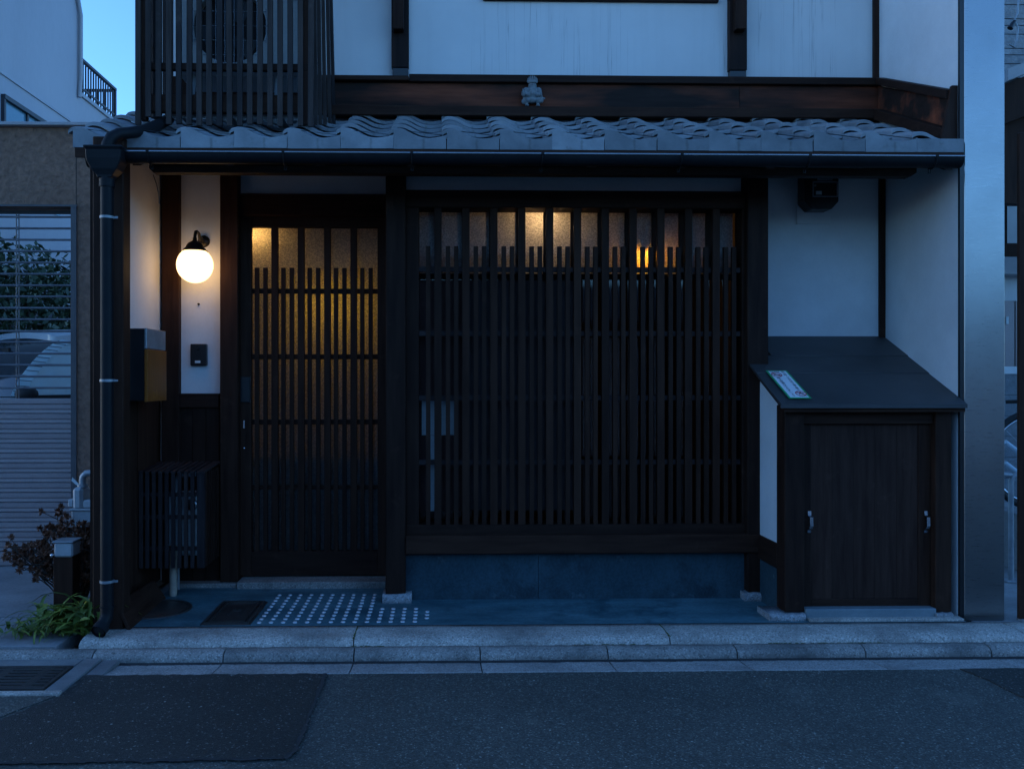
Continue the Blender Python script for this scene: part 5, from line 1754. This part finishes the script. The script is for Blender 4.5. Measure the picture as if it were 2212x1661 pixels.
# ------------------------------------------------------------------ gas meter, meter post, shrub and plants on the left
def left_stuff():
    Y = 0.02
    sc_ = F / (Y - CAMY)
    x0, x1 = fx(155, Y), fx(198, Y)
    t = thing("gas_meter", "pale grey gas meter with bent pipe beside the house corner", "gas meter", ((x0 + x1) / 2, Y + .06, fz(175, 1190, Y)))
    zb, zm, zt = fz(175, 1143, Y), fz(175, 1103, Y), fz(175, 1072, Y)
    bx("lower_case", grey_box_m, t, x0 - .005, x1, Y, Y + .13, fz(175, 1195, Y), zm + .002, .008)
    bx("upper_case", grey_box_m, t, x0 + .002, x0 + .06, Y - .004, Y + .12, zm + .003, zt + .05, .016)
    bx("flange", grey_box_m, t, x0 - .012, x1 + .004, Y - .01, Y + .14, zm, zm + .012, .003)
    bx("counter_box", grey_box_m, t, x0 - .026, x0 + .0, Y + .01, Y + .06, zm + .02, zm + .062, .004)
    bx("side_case", grey_box_m, t, x0 + .062, x1, Y - .002, Y + .12, zm + .013, zm + .06, .008)
    xp = x0 + .04
    MB().tube([(xp, Y + .05, zt + .03), (xp, Y + .05, zt + .09), (xp + .004, Y + .05, zt + .108), (xp + .02, Y + .05, zt + .125), (xp + .05, Y + .05, zt + .128), (xp + .14, Y + .05, zt + .128)], .019, 12).build("inlet_pipe", galv, t)
    MB().tube([(xp, Y + .05, zt + .045), (xp, Y + .05, zt + .062)], .030, 8).build("union_nut", galv, t)
    MB().prism([(xp - .055, Y + .03, zt + .085), (xp - .02, Y + .03, zt + .055), (xp - .01, Y + .03, zt + .065), (xp - .05, Y + .03, zt + .105)], (0, .002, 0)).build("paper_tag", paper, t)
    bx("mount_plate", galv, t, x0 + .02, x0 + .07, Y + .131, Y + .15, fz(175, 1215, Y), zm)

    Y = -.36
    x0, x1 = fx(115, Y), fx(159, Y)
    zs = fz(140, 1203, Y)
    t = thing("meter_post", "black post with grey meter box standing among plants", "post", ((x0 + x1) / 2, Y + .04, -.03))
    bx("post", wood_v, t, x0, x1 - .004, Y, Y + .09, -.03, zs, .003)
    bx("meter_box", grey_box_m, t, x0 + .008, x1, Y - .012, Y + .10, zs + .001, fz(140, 1172, Y), .008)
    bx("box_lid", galv, t, x0 - .002, x1 + .004, Y - .018, Y + .105, fz(140, 1172, Y) + .001, fz(140, 1168, Y), .003)
    MB().ball((x0 - .004, Y - .004, zs + .01), .011, 10, 8).build("tap", chrome, t)

    # bronze shrub
    rs = random.Random(9)
    Y = -.12
    cx_, cz_ = fx(140, Y), fz(140, 1215, Y)
    sh = thing("bronze_shrub", "twiggy bronze brown shrub in front of the garage pier", "shrub", (cx_ + .06, Y, -.03))
    tw = MB(); lf = MB()
    base = Vector((cx_ + .08, Y, -.03))
    for i in range(85):
        a = rs.uniform(-1.0, .62)
        L = rs.uniform(.25, .48)
        d = Vector((math.sin(a) * .9, rs.uniform(-.45, .35), math.cos(a) * .95)).normalized()
        p0 = base + Vector((rs.uniform(-.03, .03), rs.uniform(-.03, .03), rs.uniform(0, .08)))
        p1 = p0 + d * L * .5 + Vector((rs.uniform(-.03, .03), 0, 0))
        p2 = p1 + (d + Vector((rs.uniform(-.3, .3), rs.uniform(-.3, .3), .1))).normalized() * L * .5
        tw.tube([p0, p1, p2], [.006, .004, .002], 5, cap=False)
        ends = [p2]
        for q in range(5):
            st = p1.lerp(p2, rs.uniform(0, .9))
            en = st + Vector((rs.gauss(0, 1), rs.gauss(0, .8), rs.uniform(.1, 1))).normalized() * rs.uniform(.04, .10)
            tw.tube([st, en], [.003, .0015], 4, cap=False)
            ends.append(en)
        for en in ends:
            for q in range(26):
                dd = Vector((rs.gauss(0, 1), rs.gauss(0, 1), rs.gauss(0, 1) + .5)).normalized()
                e1 = dd.orthogonal().normalized()
                ln, wd = rs.uniform(.016, .029), rs.uniform(.0035, .0065)
                lf.add([en, en + dd * ln * .5 + e1 * wd, en + dd * ln, en + dd * ln * .5 - e1 * wd], [(0, 1, 2, 3)])
    tw.build("stem", twig_m, sh)
    o = lf.build("foliage", leaf_brown, sh)
    o["kind"] = "stuff"

    # green leafy clump at the kerb
    def blade(L, wd, bend, n=6):
        m = MB()
        vs = []
        for i in range(n + 1):
            k = i / n
            ang = R(78) - bend * k
            if i == 0: y, z = 0.0, 0.0
            else:
                y += math.cos(ang) * L / n; z += math.sin(ang) * L / n
            ww = wd * (math.sin(math.pi * min(1, .12 + k * .88)) ** .7)
            vs += [(-ww, y, z), (0, y - .002, z - ww * .35), (ww, y, z)]
        m.add(vs, [f for i in range(n) for f in ((3 * i, 3 * i + 1, 3 * i + 4, 3 * i + 3), (3 * i + 1, 3 * i + 2, 3 * i + 5, 3 * i + 4))], True)
        return m
    def clump(name, label, c, spread, nleaf, kinds, seed, hmul=1.0):
        rr = random.Random(seed)
        p = thing(name, label, "plant", (c[0], c[1], -.03))
        protos = []
        for (L, wd, bend) in kinds:
            protos.append(None)
        for i in range(nleaf):
            k = rr.randrange(len(kinds))
            L, wd, bend = kinds[k]
            loc = Vector((c[0] + rr.gauss(0, spread), c[1] + rr.gauss(0, spread * .45), -.03 + rr.uniform(0, .05)))
            rot = (rr.uniform(-.35, .25), rr.uniform(-.3, .3), rr.uniform(0, 6.28))
            sc2 = rr.uniform(.65, 1.15)
            if protos[k] is None:
                m = blade(L, wd, bend)
                m.v = [v + loc for v in m.v]
                protos[k] = m.build("leaf", leaf_green, p, origin=loc)
            else:
                dup(protos[k], p, loc, rot, (sc2, sc2, sc2 * hmul))
        return p
    strap = [(.26, .0075, 1.9), (.32, .009, 2.2), (.20, .006, 1.5)]
    oval = [(.11, .020, 1.6), (.14, .024, 1.9), (.09, .016, 1.2)]
    Yc = -.60
    clump("strap_leaf_plant", "arching strap leaved plant against the house corner", (fx(168, Yc), -.50), .05, 70, strap, 31)
    clump("broad_leaf_plant", "broad oval leaved green plant beside the downpipe", (fx(172, Yc), -.60), .06, 80, oval + [(.2, .008, 1.6)], 32, 1.25)
    clump("low_grass_tuft", "low spreading green tuft at the kerb end", (fx(95, Yc), -.64), .085, 110, [(.15, .006, 2.1), (.12, .012, 2.0), (.18, .005, 2.4)], 33, .75)
    clump("mid_leaf_plant", "dark green leafy plant under the meter post", (fx(130, -.5), -.50), .06, 70, oval + strap[:1], 34)
left_stuff()

# moss in the kerb joints
rm_ = random.Random(77)
mo = MB()
for (xa, xb, n_) in ((fx(1660, -.8), fx(1900, -.8), 60), (fx(1240, -.8), fx(1400, -.8), 24), (fx(762, -.8), fx(830, -.8), 26)):
    for i in range(n_):
        x = rm_.uniform(xa, xb)
        mo.ball((x, -.8035 + rm_.uniform(-.0025, .001), -.0385), rm_.uniform(.0015, .0045), 6, 4, (2.2, .6, .5))
for (px_) in (768, 1436):
    for i in range(40):
        y = rm_.uniform(-.80, -.60)
        mo.ball((fx(px_, -.7) + rm_.uniform(-.003, .003), y, -.004), rm_.uniform(.002, .005), 6, 4, (1, 1.4, .7))
mo_ = mo.build("moss", moss); mo_["kind"] = "stuff"

# ------------------------------------------------------------------ alley on the right
def alley_things():
    # siding building far back
    Y = 3.2
    t = thing("siding_house", "house with brick faced siding above the alley roof", "house", (fx(2260, Y), Y, 0))
    x0 = fx(2120, Y)
    bx("wall", joint_dark, t, x0, x0 + 4, Y + .02, Y + .3, -.012, 7)
    z = fz(2190, 170, Y)
    s0 = None
    hs = (.075, .049, .045)
    k = 0
    while z < 6.5:
        hgt = (.135, .085, .062)[k % 3]
        m = MB().box(x0, x0 + 4, Y, Y + .0195, z + .008, z + hgt)
        m.build("siding_course", siding_m, t)
        z += hgt; k += 1
    # cable and clamp hanging on it
    c = thing("hanging_cable", "grey cable with clamp hanging in front of the brick siding", "cable", (fx(2195, 1.5), 1.5, 3.5))
    yc = 1.5
    MB().tube([(fx(2203, yc), yc, fz(2203, -40, yc)), (fx(2198, yc), yc, fz(2198, 30, yc)), (fx(2192, yc), yc, fz(2192, 42, yc)), (fx(2199, yc), yc, fz(2199, 62, yc)), (fx(2197, yc), yc, fz(2197, 85, yc)), (fx(2192, yc), yc, fz(2192, 104, yc)), (fx(2180, yc), yc, fz(2180, 96, yc))], .006, 6).build("wire", galv, c)
    MB().tube([(fx(2182, yc), yc, fz(2182, 62, yc)), (fx(2192, yc), yc, fz(2192, 46, yc))], [.022, .014], 8).build("clamp", black_pl, c)
    # next house: dark timber front post and sloping eave
    Yp = -.56
    xp = fx(2202, Yp)
    n_ = thing("next_house", "dark timber corner of the next house at the right edge", "house", (xp + .6, .3, 0))
    bx("board_post", wood_v, n_, xp, xp + .13, Yp, Yp + .022, .0, fz(2205, 286, Yp), .004)
    bx("base_stone", granite_rough, n_, xp + .01, xp + .16, Yp - .01, Yp + .04, -.012, .0, .002)
    # eave running back, gutter on the edge
    ye = .9
    xa, xb = fx(2165, ye), fx(2165, ye) + 2.2
    za = fz(2172, 175, ye)
    MB().hexa([(xa, ye, za - .30), (xb, ye, za + .55), (xb, 2.9, za + .55), (xa, 2.9, za - .30),
               (xa, ye, za - .03), (xb, ye, za + .85), (xb, 2.9, za + .85), (xa, 2.9, za - .03)]).build("roof", wood_v, n_)
    MB().hexa([(xa, ye - .06, za - .02), (xb, ye - .06, za + .86), (xb, ye - .001, za + .86), (xa, ye - .001, za - .02),
               (xa, ye - .06, za + .06), (xb, ye - .06, za + .94), (xb, ye - .001, za + .94), (xa, ye - .001, za + .06)]).build("verge_trim", coping_m, n_)
    bx("gable_boarding", wood_v, n_, xa, xb, 1.0, 1.1, 2.45, za - .02)
    # things down the alley
    Ya = 2.6
    w = thing("alley_wall", "grey block wall at the end of the alley", "wall", (fx(2190, Ya), Ya, 0))
    zc = fz(2190, 793, Ya)
    x0, x1 = fx(2120, Ya), fx(2120, Ya) + 2.5
    zt = fz(2190, 792, Ya)
    zm = fz(2190, 808, Ya)
    i = 0
    z = -.012
    bh = (zm - .0 + .012) / 7
    for r_ in range(7):
        for c_ in range(7):
            xx = x0 + c_ * .4 - (.2 if r_ % 2 else 0)
            bx("block", block_m, w, xx + .003, xx + .397, Ya, Ya + .12, z + .002, z + bh - .002)
        z += bh
    bx("cap", plaster, w, x0, x1, Ya - .01, Ya + .13, zm, zt, .003)
    wb = bx("backing", joint_dark, w, x0, x1, Ya + .01, Ya + .11, -.012, zm - .001)
    cb = thing("grey_cabinet", "tall grey metal cabinet standing behind the alley wall", "cabinet", (fx(2195, 3.0), 3.0, 0))
    bx("door", shutter_m, cb, fx(2120, 2.95), fx(2192, 2.95), 2.95, 3.1, 0, fz(2190, 650, 2.95), .004)
    bx("door", shutter_m, cb, fx(2194, 2.95), fx(2260, 2.95), 2.95, 3.1, 0, fz(2190, 650, 2.95), .004)
    bx("label_plate", paper, cb, fx(2174, 2.94), fx(2179, 2.94), 2.94, 2.949, fz(2175, 700, 2.94), fz(2175, 684, 2.94))
    bx("top_beam", coping_m, cb, fx(2120, 2.9), fx(2260, 2.9), 2.90, 3.1, fz(2190, 592, 2.9), fz(2190, 555, 2.9))
    bx("back_panel", plaster, cb, fx(2120, 3.1), fx(2260, 3.1), 3.12, 3.15, fz(2190, 650, 3.1), fz(2190, 420, 3.1))
    bx("top_beam", wood_v, cb, fx(2120, 2.9), fx(2260, 2.9), 2.92, 3.1, fz(2190, 553, 2.9), fz(2190, 525, 2.9))
    bx("upright", wood_v, cb, fx(2172, 2.9), fx(2182, 2.9), 2.94, 3.1, fz(2190, 525, 2.9), fz(2190, 300, 2.9))
    # bicycle rail
    Yr = .30
    r = thing("bicycle_rail", "galvanised hoop rail holding the bicycle in the alley", "rail", (fx(2187, Yr), Yr, -.01))
    xa = fx(2184, Yr); zt = fz(2187, 1025, Yr)
    MB().tube([(xa, Yr, -.01), (xa, Yr, zt - .04), (xa + .012, Yr, zt - .01), (xa + .04, Yr, zt), (xa + .6, Yr, zt)], .016, 10).build("hoop", galv, r)
    MB().tube([(xa, Yr, zt - .004), (xa - .12, Yr, zt + .01)], .016, 10).build("rail_arm", galv, r)
    bx("foot", galv, r, xa - .05, xa + .06, Yr - .04, Yr + .04, -.0118, .0, .002)
    pl_ = thing("bicycle_plinth", "low concrete plinth under the bicycle", "plinth", (fx(2260, .7), .8, 0))
    bx("block", concrete_drive, pl_, fx(2172, .7), fx(2172, .7) + 2.4, .5, 1.1, -.0115, .36, .004)
    # bicycle facing left
    Yb = .72
    sB = F / (Yb - CAMY)
    rw = .335
    cx, cz = fx(2236, Yb), .36 + rw
    b = thing("bicycle", "pale blue bicycle parked behind the steel column", "bicycle", (cx + .5, Yb, .36))
    for xx in (cx, cx + 1.02):
        wh = MB().torus((xx, Yb, cz), rw - .02, .02, 48, 8).build("wheel", rubber, b)
        MB().torus((xx, Yb, cz), rw - .046, .009, 48, 6).build("rim", chrome, wh)
        sp = MB()
        for k in range(16):
            a = 2 * math.pi * k / 16
            sp.tube([(xx, Yb, cz), (xx + (rw - .05) * math.cos(a), Yb, cz + (rw - .05) * math.sin(a))], .0014, 4, cap=False)
        sp.build("spoke", chrome, wh)
    fr = MB()
    hx, hz = cx + .17, cz + .52
    bbx, bbz = cx + .58, cz - .05
    fr.tube([(hx + .03, Yb, hz - .08), (bbx, Yb, bbz)], .02, 10)
    fr.tube([(hx, Yb, hz), (bbx - .05, Yb, bbz + .46)], .017, 10)
    fr.tube([(bbx, Yb, bbz), (bbx - .09, Yb, bbz + .62)], .016, 10)
    for yy in (-.05, .05):
        fr.tube([(bbx, Yb, bbz), (cx + 1.02, Yb + yy, cz)], .010, 8)
        fr.tube([(bbx - .06, Yb, bbz + .42), (cx + 1.02, Yb + yy, cz)], .009, 8)
        fr.tube([(hx - .02, Yb + yy, hz - .14), (cx, Yb + yy, cz)], .012, 8)
    fr.tube([(hx - .02, Yb, hz + .06), (hx + .05, Yb, hz - .16)], .02, 10)
    fr.build("frame", bike_paint, b)
    hb = MB()
    zh = fz(2190, 872, Yb - .2)
    hb.tube([(hx - .01, Yb, hz + .05), (hx - .03, Yb, zh)], .013, 8)
    hb.tube([(hx - .28, Yb - .27, zh - .02), (hx - .20, Yb - .25, zh), (hx - .06, Yb - .12, zh + .01), (hx - .03, Yb, zh), (hx - .06, Yb + .12, zh + .01), (hx - .20, Yb + .25, zh)], .013, 8)
    hb.tube([(hx - .24, Yb - .27, zh), (hx - .30, Yb - .27, zh - .03), (hx - .29, Yb - .27, zh - .09)], .007, 6)
    hb.build("handlebar", rubber, b)
    MB().ball((bbx - .10, Yb, bbz + .65), .1, 12, 8, (1.3, .7, .3)).build("saddle", rubber, b)
    # slanting light tubes of the stand seen beside the wheel
    st = MB()
    st.tube([(fx(2170, .6), .6, fz(2170, 955, .6)), (fx(2215, .6), .6, fz(2215, 988, .6))], .018, 10)
    st.tube([(fx(2170, .6), .6, fz(2170, 1000, .6)), (fx(2215, .6), .6, fz(2215, 1035, .6))], .018, 10)
    st.build("carrier_tube", bike_paint, b)
alley_things()

# unseen low house front, added to darken the eave and feed reflections
opp = thing("unseen_street_house", "unseen low house front added across the street for shade and reflections", "house", (0, -10, -.03))
bx("wall", far_wall, opp, -30, 30, -10.6, -10.2, -.03, 2.1)
MB().hexa([(-30, -10.1, 2.1), (30, -10.1, 2.1), (30, -14, 2.1), (-30, -14, 2.1), (-30, -9.9, 2.25), (30, -9.9, 2.25), (30, -14, 3.3), (-30, -14, 3.3)]).build("roof", roof_metal, opp)
for i in range(7):
    bx("shutter", shutter_m, opp, -24 + i * 7, -20.6 + i * 7, -10.199, -10.15, .1, 1.9)

# ------------------------------------------------------------------ lamps inside the house
def inner_lamp(px, py, Y, rad, col, st, name, label, cord=True):
    x, z = fx(px, Y), fz(px, py, Y)
    t = thing(name, label, "lamp", (x, Y, z))
    MB().ball((x, Y, z), rad, 16, 10).build("bulb", emit(name + "_glow", col, st), t, origin=(x, Y, z))
    MB().lathe([(rad * 1.2, rad * .5), (rad * .8, rad * 1.3), (rad * .3, rad * 1.7), (0, rad * 1.7)], (x, Y, z), 16).build("cap", lamp_metal, t)
    if cord:
        MB().tube([(x, Y, z + rad * 1.6), (x, Y, 2.55)], .004, 6).build("cord", black_pl, t)
inner_lamp(1166, 472, .150, .022, (1.0, .64, .32), 62, "pendant_lamp", "warm pendant lamp glowing behind the frosted transom")
inner_lamp(1391, 548, .062, .013, (1.0, .42, .03), 260, "amber_lamp", "small amber lamp glowing behind the lattice")
inner_lamp(553, 505, .425, .022, (1.0, .62, .32), 55, "entry_lamp", "warm hall lamp behind the top left door pane")
inner_lamp(728, 650, .60, .045, (1.0, .62, .07), 15.0, "hall_lantern", "yellow hall lantern glowing behind the door slats")
